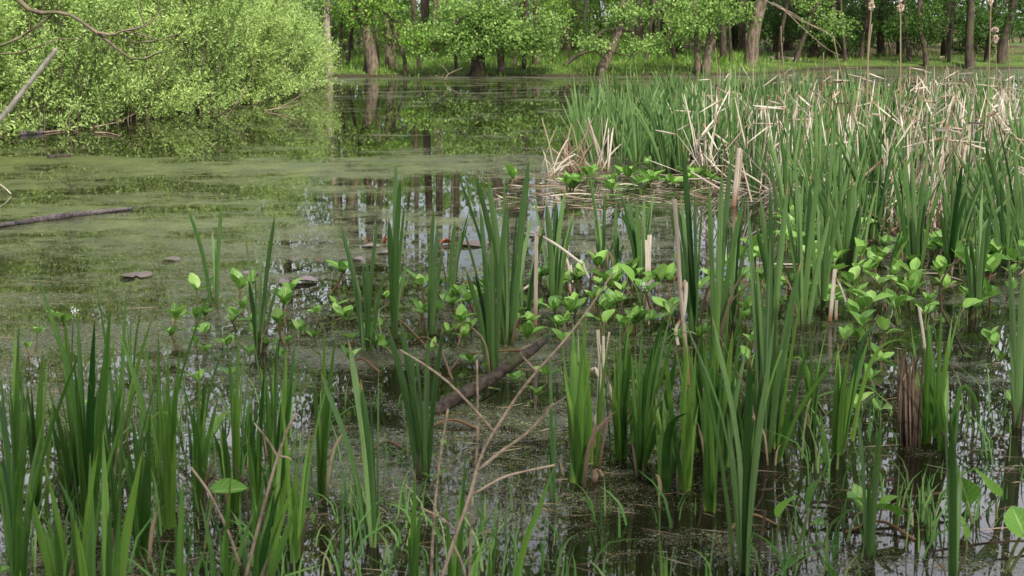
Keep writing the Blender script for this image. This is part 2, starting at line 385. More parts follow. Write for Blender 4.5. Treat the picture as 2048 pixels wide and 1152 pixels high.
def grid_obj(name, xs, ys, zf, m):
    X, Y = np.meshgrid(xs, ys); Z = zf(X, Y); nx, ny = len(xs), len(ys)
    V = np.stack([X, Y, Z], -1).reshape(-1, 3)
    Fc = [(j * nx + i, j * nx + i + 1, (j + 1) * nx + i + 1, (j + 1) * nx + i) for j in range(ny - 1) for i in range(nx - 1)]
    me = bpy.data.meshes.new(name); me.from_pydata(V.tolist(), [], Fc); me.polygons.foreach_set('use_smooth', [True] * len(Fc)); me.materials.append(m)
    return tag(link(name, me), kind='structure')
xs = np.r_[-300, -150, -80, -50, np.arange(-34, 34, .45), 50, 80, 150, 300]; ys = np.r_[-300, -100, -40, np.arange(-14, 60, .45), 80, 120, 180, 300]
grid_obj('ground', xs, ys, gz, ground_mat())['label'] = 'grassy banks and leaf strewn forest floor around the pond'
grid_obj('water', np.linspace(-16, 26, 22), np.linspace(1.0, 44, 22), lambda X, Y: X * 0, water_mat())['label'] = 'still dark pond water flecked with duckweed and green scum'


# ------------------------------------------------------------------ trees and bushes
def on_bank(px, py):
    d = ray(px, py); Y = np.arange(14, 75, .05); Q = np.array([0, 0, CH])[None] + d[None] * (Y / d[1])[:, None]
    k = np.nonzero(Q[:, 2] <= np.maximum(gz(Q[:, 0], Q[:, 1]), -.02))[0]
    q = Q[k[0] if len(k) else -1]; return q[0], q[1], max(float(gz(q[0], q[1])), -.05)
def sprigs(C0, D0, length, m, leaf, rng=NR):
    """m leaves along each little twig (centre C0, direction D0)"""
    N = len(C0); D0 = D0 / np.maximum(np.linalg.norm(D0, axis=1), 1e-6)[:, None]
    s = np.linspace(-.5, .5, m)[None, :] + rng.normal(0, .06, (N, m))
    side = rng.normal(size=(N, m, 3)); side -= (side * D0[:, None]).sum(-1)[..., None] * D0[:, None]
    side /= np.linalg.norm(side, axis=2)[..., None]
    C = C0[:, None] + D0[:, None] * (s * length)[..., None] + side * leaf * .5
    D = D0[:, None] * rng.uniform(.2, .9, (N, m))[..., None] + side
    base = rng.uniform(0, 1, (N, 1))
    r = np.clip(base * .55 + rng.uniform(0, .45, (N, m)), 0, 1)
    return C.reshape(-1, 3), D.reshape(-1, 3), r.ravel()
def lumps(P, f, seed):
    x, y, z = P.T * f
    return np.sin(x * 1.7 + seed) * np.sin(y * 1.9 + seed * 2.1) + np.sin(z * 2.3 + seed * .7 + x * .8) * .8 + np.sin(x * 3.9 - y * 3.1 + z * 2.7 + seed) * .5
def foliage(C0, D0, length, m, L, Wr, matname, name, parent, origin, up=0.0):
    C, D, r = sprigs(C0, D0, length, m, L)
    Ls = L * NR.uniform(.6, 1.25, len(C))
    return link(name, leaf_mesh(name, C, D, Ls, Ls * Wr, r, M[matname], origin, up), parent)

def bush(name, label, cat, group, base, rx, ry, h, nspr, m, L, Wr, matname, stems=14, low=.05, lean=(0, 0), sep=-.35, bark='twig', full=.62, sr=.022):
    bx, by = base; bz = max(float(gz(bx, by)), -.3); root = tag(empty(name, (bx, by, bz)), label, cat, group)
    C = []; tot = 0
    while tot < nspr:
        q = NR.uniform(-1, 1, (nspr * 3, 3)); q[:, 2] = (q[:, 2] + 1) / 2
        rad = np.sqrt(q[:, 0] ** 2 + q[:, 1] ** 2); z = q[:, 2]
        prof = np.clip(full + 1.1 * z, 0, 1) * np.sqrt(np.clip(1 - np.clip((z - .35) / .65, 0, 1) ** 2.2, 0, 1))
        ok = (rad < prof) & (rad > prof * .35 - .1 * (z > .8))
        P = np.stack([q[:, 0] * rx + lean[0] * z * h, q[:, 1] * ry + lean[1] * z * h, low + z * h], 1)
        ok &= lumps(P + [bx, by, 0], 1.5, bx) > sep
        C.append(P[ok]); tot += ok.sum()
    C = np.concatenate(C)[:nspr]
    out = C.copy(); out[:, 2] = .55 * h * .4 + .5
    out[:, 0] *= 1 / rx; out[:, 1] *= 1 / ry
    D = out * [1, 1, 1] + NR.normal(0, .5, C.shape)
    Wc = C + [bx, by, bz]
    foliage(Wc, D, .30 * (L / .08) ** .5, m, L, Wr, matname, 'foliage', root, (bx, by, bz))
    mb = MB()
    for i in range(stems):
        a = RNG.uniform(0, 6.28); rr = RNG.uniform(.35, 1.0); top = RNG.uniform(.5, 1.0) * h
        e = np.array([math.cos(a) * rx * rr, math.sin(a) * ry * rr, top]) + np.array([lean[0] * top, lean[1] * top, 0])
        b = np.array([RNG.uniform(-.25, .25) * rx, RNG.uniform(-.25, .25) * ry, -.3]); k = b * .5 + e * np.array([.35, .35, .55])
        tube(mb, [b, k, e], [sr * (h / 4) ** .5, .004], 5, 9)
    link('stems', mb.mesh('stems', M[bark]), root)
    return root

def tree(label, base, w, path, H, group=None, bark='bark', crown=None, sprays=(), flare=1.5, limbs=8, name='tree', cat='tree', lz=5.5, lowtwigs=0):
    bx, by, bz = on_bank(*base); sc = by / F; r0 = w * sc / 2
    root = tag(empty(name, (bx, by, bz)), label, cat, group); o = np.array([bx, by, bz])
    P = [np.array([bx, by, bz - .35]), np.array([bx, by, bz + .05])] + [at(px, py, by) for px, py in path]
    d = nrm(P[-1] - P[-2]) if len(path) else np.array([0, 0, 1.0]); c = P[-1].copy()
    while c[2] < H:
        d = nrm(d + np.array([RNG.uniform(-.05, .05), RNG.uniform(-.05, .05), .10])); c = c + d * 1.4; P.append(c.copy())
    P = np.array(P); hh = np.clip((P[:, 2] - bz) / H, 0, 1)
    R = r0 * (1 - .75 * hh); R[:2] *= flare; 
    pts = catmull(P, 30); hh = np.clip((pts[:, 2] - bz), 0, None)
    rad = r0 * (1 - .72 * np.clip(hh / H, 0, 1)) * (1 + (flare - 1) * np.exp(-hh / .28))
    mb = MB(); tube(mb, pts - o, rad, 10)
    link('trunk', mb.mesh('trunk', M[bark]), root)
    if crown:
        n, lo, spread, leafL, matname = crown
        C = []; lm = MB()
        for i in range(limbs):
            hz_ = RNG.uniform(max(lo - 1, 2.5), H * .85); j = int(np.argmin(abs(pts[:, 2] - hz_))); b = pts[j]
            a = RNG.uniform(0, 6.28); ln = spread * RNG.uniform(.6, 1.1)
            e = b + np.array([math.cos(a) * ln, math.sin(a) * ln, RNG.uniform(.4, 2.2)]); k = (b + e) / 2 + np.array([0, 0, RNG.uniform(-.2, .5)])
            tube(lm, np.array([b, k, e]) - o, [rad[j] * .45, .015], 5, 8)
            t = NR.uniform(.35, 1.1, (n // limbs, 1)); q = b + (e - b) * t + NR.normal(0, 1, (n // limbs, 3)) * [.5, .5, .32] * spread * .45
            C.append(q)
        C = np.concatenate(C); C = C[(C[:, 2] > lo) & (lumps(C, .9, bx) > -.5)]
        if len(C): foliage(C, NR.normal(0, 1, C.shape) * [1, 1, .4], .7, 7, leafL, .62, matname, 'crown', root, o)
        link('limbs', lm.mesh('limbs', M[bark]), root)
    if sprays:
        C = []; D = []; tm = MB(); matname = sprays[0][5]
        for (px, py, rx_, ry_, n, _m) in sprays:
            Yd = by + RNG.uniform(-.6, .1); c = at(px, py, Yd); ex, ez = rx_ * Yd / F, ry_ * Yd / F
            q = NR.normal(0, .5, (n, 3)); q = q[(q ** 2).sum(1) < 1.1]
            q = q * [ex, max(ex * .7, .5), ez] + c
            q = q[(lumps(q, 3.2, px) > -.75)]
            C.append(q); D.append((q - pts[8]) * [1, 1, .2] + NR.normal(0, .6, q.shape))
            j = min(range(len(pts)), key=lambda i: abs(pts[i][2] - (c[2] + .5)))
            for i in range(3):
                e = c + np.array([RNG.uniform(-1, 1) * ex, RNG.uniform(-.3, .3), RNG.uniform(-1, .6) * ez])
                tube(tm, np.array([pts[j], (pts[j] + c) / 2 + np.array([0, 0, .15]), c, e]) - o, [.03, .006], 5, 10)
        C = np.concatenate(C); D = np.concatenate(D)
        foliage(C, D, .3, 7, .068, .72, matname, 'low_foliage', root, o, up=.3)
        link('low_branches', tm.mesh('low_branches', M['bark_dark']), root)
    if lowtwigs:
        tm = MB()
        for i in range(lowtwigs):
            b = pts[RNG.randint(4, 9)]; s = RNG.choice((-1, 1)); ln = RNG.uniform(.5, 1.3)
            e = b + np.array([s * ln, RNG.uniform(-.5, .2), RNG.uniform(-.5, .15)])
            tube(tm, np.array([b, (b + e) / 2 + np.array([0, 0, RNG.uniform(-.05, .2)]), e]) - o, [.012, .003], 4, 8)
        link('dead_twigs', tm.mesh('dead_twigs', M['twig_grey']), root)
    return root

A_ = 'alder'
TREES = [
 # label, base, width, path, H, bark, crown, sprays, kwargs
 ('slim pale trunked tree at the right end of the willow thicket', (658, 149), 13, [(657, 100), (653, 50), (656, 0)], 13, 'bark_pale', (420, 4.2, 2.2, .13, A_), [], {}),
 ('thick brown tree leaning left, in the pair left of the forked sapling', (747, 146), 22, [(742, 110), (730, 50), (716, 0)], 15, 'bark', (420, 6, 2.6, .13, A_), [(700, 30, 40, 30, 60, 'beech')], {}),
 ('thinner straight trunk standing against the thick leaning tree', (734, 142), 13, [(736, 90), (732, 0)], 14, 'bark', (320, 6.5, 2.2, .13, A_), [], {}),
 ('straight brown tree behind the forked sapling on the far bank', (778, 138), 13, [(776, 80), (766, 0)], 14, 'bark', (320, 6, 2.2, .13, A_), [(800, 70, 45, 35, 90, 'beech')], {}),
 ('thin forked sapling with a dark stem at the water edge', (810, 152), 7, [(808, 110), (790, 70), (771, 0)], 8, 'bark_dark', (160, 4.5, 1.4, .12, A_), [(835, 85, 40, 30, 70, 'beech')], {}),
 ('big flared trunk with low leafy boughs in the middle of the far bank', (955, 151), 21, [(957, 115), (955, 70), (950, 30), (965, 0)], 14, 'bark_dark', (420, 5.5, 3, .13, A_), [(895, 68, 80, 36, 460, A_), (1005, 60, 85, 38, 480, A_), (1060, 92, 65, 28, 280, A_), (960, 14, 95, 26, 340, A_), (1095, 55, 45, 36, 200, A_), (868, 102, 50, 20, 110, A_), (955, 95, 60, 22, 160, A_)], dict(flare=2.0, lowtwigs=30)),
 ('grey brown trunk just right of the big flared tree', (1003, 146), 12, [(1000, 100), (1002, 50), (998, 0)], 13, 'bark', (300, 6, 2.2, .13, A_), [], {}),
 ('dark straight trunk seen above the low boughs right of the flared tree', (1073, 128), 14, [(1071, 60), (1073, 0)], 15, 'bark', (300, 7, 2.4, .13, A_), [(1110, 20, 40, 25, 70, 'beech')], {}),
 ('thin pole trunk in the green between flared tree and leaning alder', (1166, 112), 6, [(1168, 60), (1172, 0)], 12, 'bark_pale', (240, 5, 1.8, .13, A_), [(1150, 60, 35, 35, 90, 'beech')], {}),
 ('alder leaning right from the water edge with a long drooping side branch', (1201, 149), 17, [(1212, 122), (1232, 80), (1241, 45), (1247, 0)], 12, 'bark', (320, 5, 2.4, .13, A_), [(1285, 92, 60, 20, 150, A_), (1180, 85, 50, 22, 80, A_)], {}),
 ('slanting dark trunk leaning left behind the double trunked alder', (1372, 104), 12, [(1358, 75), (1338, 38), (1320, 0)], 13, 'bark', (280, 6, 2.2, .13, A_), [(1330, 40, 50, 30, 150, A_)], {}),
 ('left slimmer stem of the double trunked alder standing in the water', (1396, 149), 11, [(1394, 90), (1390, 0)], 13, 'bark', (320, 5, 2.2, .13, A_), [(1385, 45, 60, 30, 240, A_), (1330, 85, 45, 20, 110, A_)], {}),
 ('right mossy stem of the double trunked alder standing in the water', (1411, 152), 15, [(1414, 110), (1424, 60), (1428, 0)], 13, 'bark', (320, 5, 2.4, .13, A_), [(1430, 20, 55, 25, 140, A_)], {}),
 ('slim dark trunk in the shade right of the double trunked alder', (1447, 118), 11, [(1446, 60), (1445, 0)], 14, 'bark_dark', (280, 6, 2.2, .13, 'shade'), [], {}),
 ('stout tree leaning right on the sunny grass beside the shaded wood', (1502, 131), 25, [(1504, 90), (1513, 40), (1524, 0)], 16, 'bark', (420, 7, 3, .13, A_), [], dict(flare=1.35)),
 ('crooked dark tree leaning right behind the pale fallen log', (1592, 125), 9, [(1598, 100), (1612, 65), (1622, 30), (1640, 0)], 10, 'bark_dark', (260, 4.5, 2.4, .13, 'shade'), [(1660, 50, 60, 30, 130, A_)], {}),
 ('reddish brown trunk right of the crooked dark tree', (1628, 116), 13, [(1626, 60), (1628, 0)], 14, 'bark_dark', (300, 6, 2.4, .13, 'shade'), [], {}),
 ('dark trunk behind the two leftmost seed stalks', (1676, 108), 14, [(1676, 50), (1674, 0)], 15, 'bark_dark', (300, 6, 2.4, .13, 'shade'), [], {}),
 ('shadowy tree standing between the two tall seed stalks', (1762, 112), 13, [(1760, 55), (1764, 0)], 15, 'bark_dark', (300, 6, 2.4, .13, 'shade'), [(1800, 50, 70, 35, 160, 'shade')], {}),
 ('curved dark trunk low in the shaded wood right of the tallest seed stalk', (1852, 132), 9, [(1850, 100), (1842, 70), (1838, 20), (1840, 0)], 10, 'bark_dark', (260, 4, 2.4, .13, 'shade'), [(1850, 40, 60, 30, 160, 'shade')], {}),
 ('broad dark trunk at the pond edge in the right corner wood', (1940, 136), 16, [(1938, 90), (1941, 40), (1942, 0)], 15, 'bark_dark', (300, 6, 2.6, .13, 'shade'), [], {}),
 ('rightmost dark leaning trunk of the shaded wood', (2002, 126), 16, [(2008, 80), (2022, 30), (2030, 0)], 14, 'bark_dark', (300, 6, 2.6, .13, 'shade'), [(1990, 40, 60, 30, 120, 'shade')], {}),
]
for (lb, base, wd, path, H, bk, cr, sp, kw) in TREES:
    sp = list(sp) + [(path[-1][0] + RNG.uniform(-50, 50), RNG.uniform(-25, 35), 55, 26, 110, cr[4] if cr[4] == 'shade' else RNG.choice(('alder', 'beech')))]
    if base[0] > 1480: H -= 4
    sp = [(*q[:4], int(q[4] * 1.5), *q[5:]) for q in sp]
    sp = [(*q[:5], sp[0][5]) for q in sp]
    cr = (int(cr[0] * 2.6), cr[1], cr[2] * 1.15, .17, cr[4]); H += 2
    tree(lb, base, wd, path, H, 'trees on the far bank', bk, cr, sp, **kw)

slim = {}
for px_, py_, wd in [(678, 140, 6), (695, 132, 9), (757, 136, 7), (793, 140, 5), (838, 139, 8), (866, 134, 6), (912, 136, 7), (1030, 133, 8), (1048, 138, 9), (1108, 128, 6), (1140, 125, 5), (1262, 126, 6), (1292, 124, 9), (1318, 120, 6), (1348, 118, 8), (1462, 122, 7), (1556, 120, 9), (1690, 124, 8), (1722, 118, 10), (1818, 124, 9), (1895, 122, 11), (1972, 122, 9)]:
    wh = 'between willow thicket and thick leaning tree' if px_ < 740 else 'between thick leaning tree and big flared tree' if px_ < 950 else 'between big flared tree and leaning alder' if px_ < 1200 else 'between leaning alder and double trunked alder' if px_ < 1390 else 'between double trunked alder and crooked dark tree' if px_ < 1590 else 'right of the crooked dark tree'
    slim[wh] = slim.get(wh, 0) + 1; d_ = RNG.uniform(-22, 22)
    tree(f"slim bank tree, {['first', 'second', 'third', 'fourth', 'fifth', 'sixth'][slim[wh] - 1]} from the left {wh}", (px_, py_), wd * .8, [(px_ + d_ * .4, py_ - 60), (px_ + d_, 0)], 11, 'slim trees on the far bank', 'bark_dark' if px_ > 1440 or RNG.random() < .5 else 'bark', (200, 5, 1.8, .15, 'alder' if px_ < 1500 else 'shade'))
# the tree with glossy hanging leaves beside the slim pale trunk
hb = tag(empty('tree', (-5.6, 33.6, .2)), 'tree with glossy grey green leaves hanging over the willow thicket', 'tree', 'trees on the far bank')
o = np.array([-5.6, 33.6, .2]); mb = MB()
tube(mb, np.array([[-5.6, 33.6, -.1], [-5.5, 33.5, 2.4], [-5.3, 33.2, 5], [-5.4, 33.3, 8]]) - o, [.16, .05], 8, 14); link('trunk', mb.mesh('trunk', M['bark_dark']), hb)
C = []; D = []; bmx = MB()
for i in range(34):
    px, py = RNG.uniform(525, 655), RNG.uniform(-330, 75); 
    if py > 30 and px < 555: py -= 40
    c = at(px, py, RNG.uniform(31.5, 33.2)); n = 26
    t = NR.uniform(-1, 1, (n, 1)); C.append(c + t * [.1, .1, .5] + NR.normal(0, .12, (n, 3))); D.append(NR.normal(0, .4, (n, 3)) + [0, 0, -1])
    tube(bmx, np.array([[-5.3, 33.2, max(c[2] + 1, 3)], (c + [-5.3, 33.2, c[2] + 1.6]) / 2, c + [0, 0, .5], c - [0, 0, .5]]) - o, [.02, .004], 4, 9)
foliage(np.concatenate(C), np.concatenate(D), .25, 6, .10, .36, 'glossy', 'crown', hb, o)
link('branches', bmx.mesh('branches', M['bark_dark']), hb)

# willow thicket along the left bank
def willow(label, x, y, rx_, ry_, h, nsh, matname):
    z = max(float(gz(x, y)), -.25); o = np.array([x, y, z]); root = tag(empty('willow_bush', o), label, 'willow', 'willow bushes on the left bank'); mb = MB(); C = []; D = []
    for i in range(nsh):
        a = NR.uniform(0, 6.28); q = math.sqrt(NR.uniform(0, 1)); top = h * (1 - .55 * q ** 2.2) * NR.uniform(.62, 1.0) if i % 3 else NR.uniform(.25, 1.3)
        b = np.array([math.cos(a) * rx_ * q * .4, math.sin(a) * ry_ * q * .4, -.3]); e = np.array([math.cos(a) * rx_ * q, math.sin(a) * ry_ * q, top]); k = np.array([b[0] * .6 + e[0] * .4, b[1] * .6 + e[1] * .4, top * .72 + .1])
        t = np.linspace(0, 1, 14)[:, None]; P = (1 - t) ** 2 * b + 2 * t * (1 - t) * k + t * t * e
        tube(mb, P, [.013, .003], 4)
        n = int(26 + 18 * top); t = NR.uniform(.10, 1.0, (n, 1)) ** .85; Q = (1 - t) ** 2 * b + 2 * t * (1 - t) * k + t * t * e; T = 2 * (1 - t) * (k - b) + 2 * t * (e - k)
        s = NR.normal(0, 1, (n, 3)); s[:, 2] = s[:, 2] * .4 + .35; Q = Q + s * NR.uniform(.03, .15, (n, 1)); C.append(Q); D.append(T / np.linalg.norm(T, axis=1)[:, None] * .55 + s * .8 + [0, 0, .35])
    C = np.concatenate(C) + o; D = np.concatenate(D); k = (C[:, 2] > .04) & (lumps(C, 2.3, x) > -1.15)
    foliage(C[k], D[k], .24, 10, .058, .34, matname, 'foliage', root, o)
    link('stems', mb.mesh('stems', M['bark']), root)
WIL = [(-7.10, 17.30, 1.5, 1.3, 3.8, 'at the left picture edge, nearest the camera'), (-6.40, 19.10, 1.5, 1.3, 4.4, 'behind the stranded dead branches'), (-5.95, 21.10, 1.5, 1.4, 4.6, 'with dark stems above the pale bent stick'),
       (-5.40, 23.10, 1.4, 1.4, 4.6, 'in the middle of the thicket'), (-5.05, 25.30, 1.4, 1.4, 4.4, 'with leaning stems dipping into the water'), (-4.80, 27.50, 1.35, 1.4, 2.9, 'where the bank turns away'), (-4.75, 29.90, 1.2, 1.4, 1.75, 'lowest, at the right end beside the slim pale trunk'),
       (-8.70, 19.70, 1.8, 1.6, 5.0, 'in the back row at left'), (-7.90, 23.30, 1.8, 1.8, 5.2, 'in the back row behind the middle'), (-7.10, 27.10, 1.6, 1.8, 4.0, 'in the back row at right')]
for i, (x, y, rx_, ry_, h, wh) in enumerate(WIL): willow('bright spring green willow bush ' + wh, x, y, rx_, ry_, h, 135 if i < 7 else 70, 'willow' if i % 2 else 'willow_b')
# willow stems that arch low over the water
for i, (p, lb) in enumerate([
    ([(545, 222), (580, 205), (612, 182), (640, 160)], 'pale arching willow stem reaching right at the end of the thicket'),
    ([(530, 222), (575, 214), (604, 205)], 'short pale willow stem lying low over the water, right of the thicket'),
    ([(452, 235), (475, 205), (500, 160), (508, 118)], 'pale upright willow stem in front of the right half of the thicket'),
    ([(365, 240), (395, 212), (430, 178)], 'dark bent willow stem dipping into the water mid thicket'),
    ([(430, 238), (470, 215), (505, 212), (545, 190)], 'dark low stem running along the foot of the thicket'),
    ([(180, 258), (215, 249), (240, 243), (268, 228)], 'pale bent stick at the foot of the thicket, left of its middle')]):
    Y = ground(*p[0])[1]; o = ground(*p[0]); mb = MB()
    tube(mb, np.array([o - [0, 0, .1]] + [at(a, b, Y - .1 * j) for j, (a, b) in enumerate(p)][0:]) - o, [.012, .004], 6, 12)
    tag(link('bare_stem', mb.mesh('bare_stem', M['twig' if 'pale' in lb else 'bark_dark']), loc=o), lb, 'bare stem', 'bare stems at the foot of the thicket')

# understorey on the far bank
UND = []
lab_at = lambda px: ('behind the willow thicket end' if px < 690 else 'behind the thick leaning tree' if px < 790 else 'left of the big flared tree' if px < 940 else 'right of the big flared tree' if px < 1110 else
                     'behind the leaning alder' if px < 1290 else 'behind the double trunked alder' if px < 1470 else 'behind the stout leaning tree' if px < 1570 else 'behind the crooked dark tree' if px < 1700 else 'behind the tall seed stalks' if px < 1870 else 'in the right corner wood')
rows = {}
for row, (py, hh) in enumerate([(112, 1.3), (108, 3.4), (100, 5.5)]):
    for px in range(670 - 30 * row, 2080, 78):
        q = px + RNG.uniform(-28, 28)
        if row == 0 and (1090 < q < 1290 or 1400 < q < 1540): continue
        x, y, z = on_bank(q, py + RNG.uniform(-4, 4)) if row < 1 else (0, 0, 0)
        if row: y = (50, 57)[row - 1] + RNG.uniform(-1.5, 1.5); x = (q - 1024) * y / F
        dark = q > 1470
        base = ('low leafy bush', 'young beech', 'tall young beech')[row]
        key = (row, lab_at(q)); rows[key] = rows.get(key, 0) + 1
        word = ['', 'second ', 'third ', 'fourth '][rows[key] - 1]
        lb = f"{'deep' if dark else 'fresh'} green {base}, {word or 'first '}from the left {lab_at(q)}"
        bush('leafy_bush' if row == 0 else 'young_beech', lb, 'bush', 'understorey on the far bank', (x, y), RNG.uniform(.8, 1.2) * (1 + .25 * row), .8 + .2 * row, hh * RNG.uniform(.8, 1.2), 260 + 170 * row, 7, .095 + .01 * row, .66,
             'shade' if dark else ('beech' if RNG.random() < .75 else 'alder'), stems=7, low=.15 + .1 * row, sep=-.3, bark='bark_dark')

# the wood behind: trunks one can tell apart, then one far mass of leaves
n = 0
for px in (672, 688, 702, 760, 832, 852, 880, 915, 1022, 1043, 1128, 1148, 1275, 1300, 1322, 1350, 1460, 1478, 1545, 1570, 1655, 1720, 1790, 1880, 1965):
    y = RNG.uniform(43, 49); x = (px - 1024) * y / F; z = float(gz(x, y)); o = np.array([x, y, z])
    lo = lab_at(px); n = rows[('t', lo)] = rows.get(('t', lo), 0) + 1
    rt = tag(empty('tree', o), f"{['first', 'second', 'third', 'fourth', 'fifth', 'sixth'][n - 1] if n > 1 else 'first'} slim trunk from the left in the wood {lo}", 'tree', 'trunks deep in the wood')
    mb = MB(); hgt = RNG.uniform(13, 17); k = RNG.uniform(-.6, .6)
    tube(mb, [[0, 0, -.3], [k * .2, 0, hgt * .3], [k, RNG.uniform(-.4, .4), hgt]], [RNG.uniform(.07, .17), .05], 8, 10); link('trunk', mb.mesh('trunk', M[RNG.choice(('bark_dark', 'bark', 'bark'))]), rt)
    C = NR.normal(0, 1, (320, 3)) * [1.8, 1.8, 2.4] + [x + k, y, hgt - 2.5]; C = C[lumps(C, .8, px) > -.2]
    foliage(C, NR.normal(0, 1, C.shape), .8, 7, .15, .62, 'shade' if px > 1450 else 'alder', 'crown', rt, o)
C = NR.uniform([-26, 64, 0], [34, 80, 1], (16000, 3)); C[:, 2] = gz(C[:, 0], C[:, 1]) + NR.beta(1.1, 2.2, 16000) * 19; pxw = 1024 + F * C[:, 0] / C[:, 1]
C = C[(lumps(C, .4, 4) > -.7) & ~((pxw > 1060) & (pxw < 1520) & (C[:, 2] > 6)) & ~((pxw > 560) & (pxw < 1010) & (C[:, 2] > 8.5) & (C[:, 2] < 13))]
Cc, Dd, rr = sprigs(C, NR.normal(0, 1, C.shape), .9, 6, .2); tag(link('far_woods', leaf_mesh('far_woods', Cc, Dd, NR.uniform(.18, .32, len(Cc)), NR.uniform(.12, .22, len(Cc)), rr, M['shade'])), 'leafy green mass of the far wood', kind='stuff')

# grass on the far bank
N = 26000; px = NR.uniform(600, 2090, N); X = (px - 1024) / F; Yb = NR.uniform(34.5, 46, N); X = X * Yb; sdv = pond_sd(X, Yb)
k = (sdv > -.1) & ((px < 1490) | (NR.uniform(0, 1, N) < .3)); X, Yb = X[k], Yb[k]; N = len(X); Z = gz(X, Yb)
hgt = NR.uniform(.05, .17, N) * (1 + .8 * (np.sin(X * 2.1) * np.sin(Yb * 1.7) > .2))
D = NR.normal(0, .35, (N, 3)); D[:, 2] = 1
tag(link('bank_grass', leaf_mesh('bank_grass', np.stack([X, Yb, Z + hgt * .45], 1), D, hgt, NR.uniform(.012, .03, N), NR.uniform(0, 1, N), M['grassblade'], shape=.3)), 'fresh green grass on the far bank', kind='stuff')

# fallen logs on the far bank
for (p, rr_, lb) in [([(1540, 118), (1570, 119), (1602, 121)], .07, 'pale fallen log lying in the shade on the far bank'), ([(1878, 117), (1896, 116)], .05, 'short pale log end on the dark right bank')]:
    a = np.array(on_bank(*p[0])); mb = MB(); tube(mb, [at(u, v, a[1]) - a + [0, 0, .02] for u, v in p], [rr_, rr_ * .7], 8, 8)
    tag(link('fallen_log', mb.mesh('fallen_log', M['bark_pale']), loc=a), lb, 'log')
# dead branch dipping into the water left of the flared tree
def stick(name, lb, pts, Y0, r, m, cat='branch', group=None, dY=0.0, k=6, n=16, subs=()):
    """pts in pixels at depth Y0 (a number, or one per point); subs: further twigs, made children"""
    ys_ = [Y0 + dY * i for i in range(len(pts))] if not isinstance(Y0, (list, tuple)) else list(Y0)
    W = np.array([at(a, b, y) for (a, b), y in zip(pts, ys_)]); o = W[0].copy(); mb = MB(); tube(mb, W - o, r, k, n)
    ob = tag(link(name, mb.mesh(name, M[m]), loc=o), lb, cat, group)
    for q in subs:
        q, rr_ = q; sm = MB(); tube(sm, np.array([at(a, b, y) for a, b, y in q]) - o, rr_, 5, 10); link('twig', sm.mesh('twig', M[m]), ob)
    return ob
stick('dead_branch', 'grey forked dead branch dipping into the water left of the flared tree', [(889, 162), (895, 150), (910, 142), (924, 136)], 33.2, [.010, .006], 'twig', subs=[([(898, 148, 33.2), (885, 132, 33.3), (874, 126, 33.4)], [.006, .003])])
stick('low_bough', 'mossy bough arching over the water between the flared tree and the leaning alder', [(1128, 133), (1145, 118), (1165, 107), (1195, 98)], 37, [.06, .025], 'bark_dark')
stick('low_bough', 'dark drooping branch on the right side of the leaning alder', [(1212, 118), (1190, 98), (1215, 101), (1245, 110), (1265, 112), (1278, 104)], 35.8, [.03, .012], 'bark_dark')
for i, p in enumerate([[(1530, 0), (1570, 22), (1600, 40), (1650, 62), (1675, 85), (1683, 102)], [(1545, 5), (1590, 30), (1625, 52), (1668, 72)], [(1560, 12), (1610, 60), (1655, 98), (1680, 110)]]):
    stick('hanging_branch', ['longest pale branch hanging down right of the stout leaning tree', 'middle one of the three pale branches hanging by the stout leaning tree', 'lowest of the three pale branches hanging by the stout leaning tree'][i], p, 34 - i, [.011, .004], 'twig', group='hanging branches')

# overhanging bough at the top left, from a tree left of the frame
def bough(parent, o, pts, Y, r):
    mb = MB(); tube(mb, np.array([at(a, b, Y) for a, b in pts]) - o, r, 6, 14); return mb
o = at(30, -6, 9.0); mb = MB()
tube(mb, np.array([at(-260, -330, 10.5), at(-120, -120, 9.6), at(-10, -40, 9.1), at(30, -6, 9), at(62, 22, 9), at(95, 26, 9), at(130, 25, 9), at(165, 45, 9), at(190, 63, 9), at(228, 92, 9), at(250, 111, 9), at(277, 121, 9), at(300, 113, 9), at(323, 103, 8.9)]) - o, [.06, .036, .030, .013, .006], 8, 40)
bo = tag(link('overhanging_bough', mb.mesh('overhanging_bough', M['bark']), loc=o), 'crooked dark bare bough hanging in from the top left corner', 'branch')
for q, rr_ in [([(195, 65), (225, 70), (245, 62), (290, 52), (315, 30), (325, 15)], [.010, .003]), ([(240, 70), (270, 85), (315, 80), (360, 67)], [.008, .003]), ([(290, 52), (278, 20), (280, 0)], [.006, .002]), ([(0, 92), (45, 72), (95, 38), (125, 0)], [.010, .004]), ([(45, 72), (78, 48), (105, 28)], [.006, .003]),
              ([(245, 62), (285, 70), (330, 82), (352, 70)], [.006, .002]), ([(250, 75), (268, 95), (300, 95)], [.006, .002]), ([(0, 108), (40, 105), (80, 92), (120, 78), (165, 80)], [.007, .002])]:
    sm = MB(); tube(sm, np.array([at(a, b, 9 + RNG.uniform(-.05, .05)) for a, b in q]) - o, rr_, 5, 14); link('twig', sm.mesh('twig', M['bark']), bo)

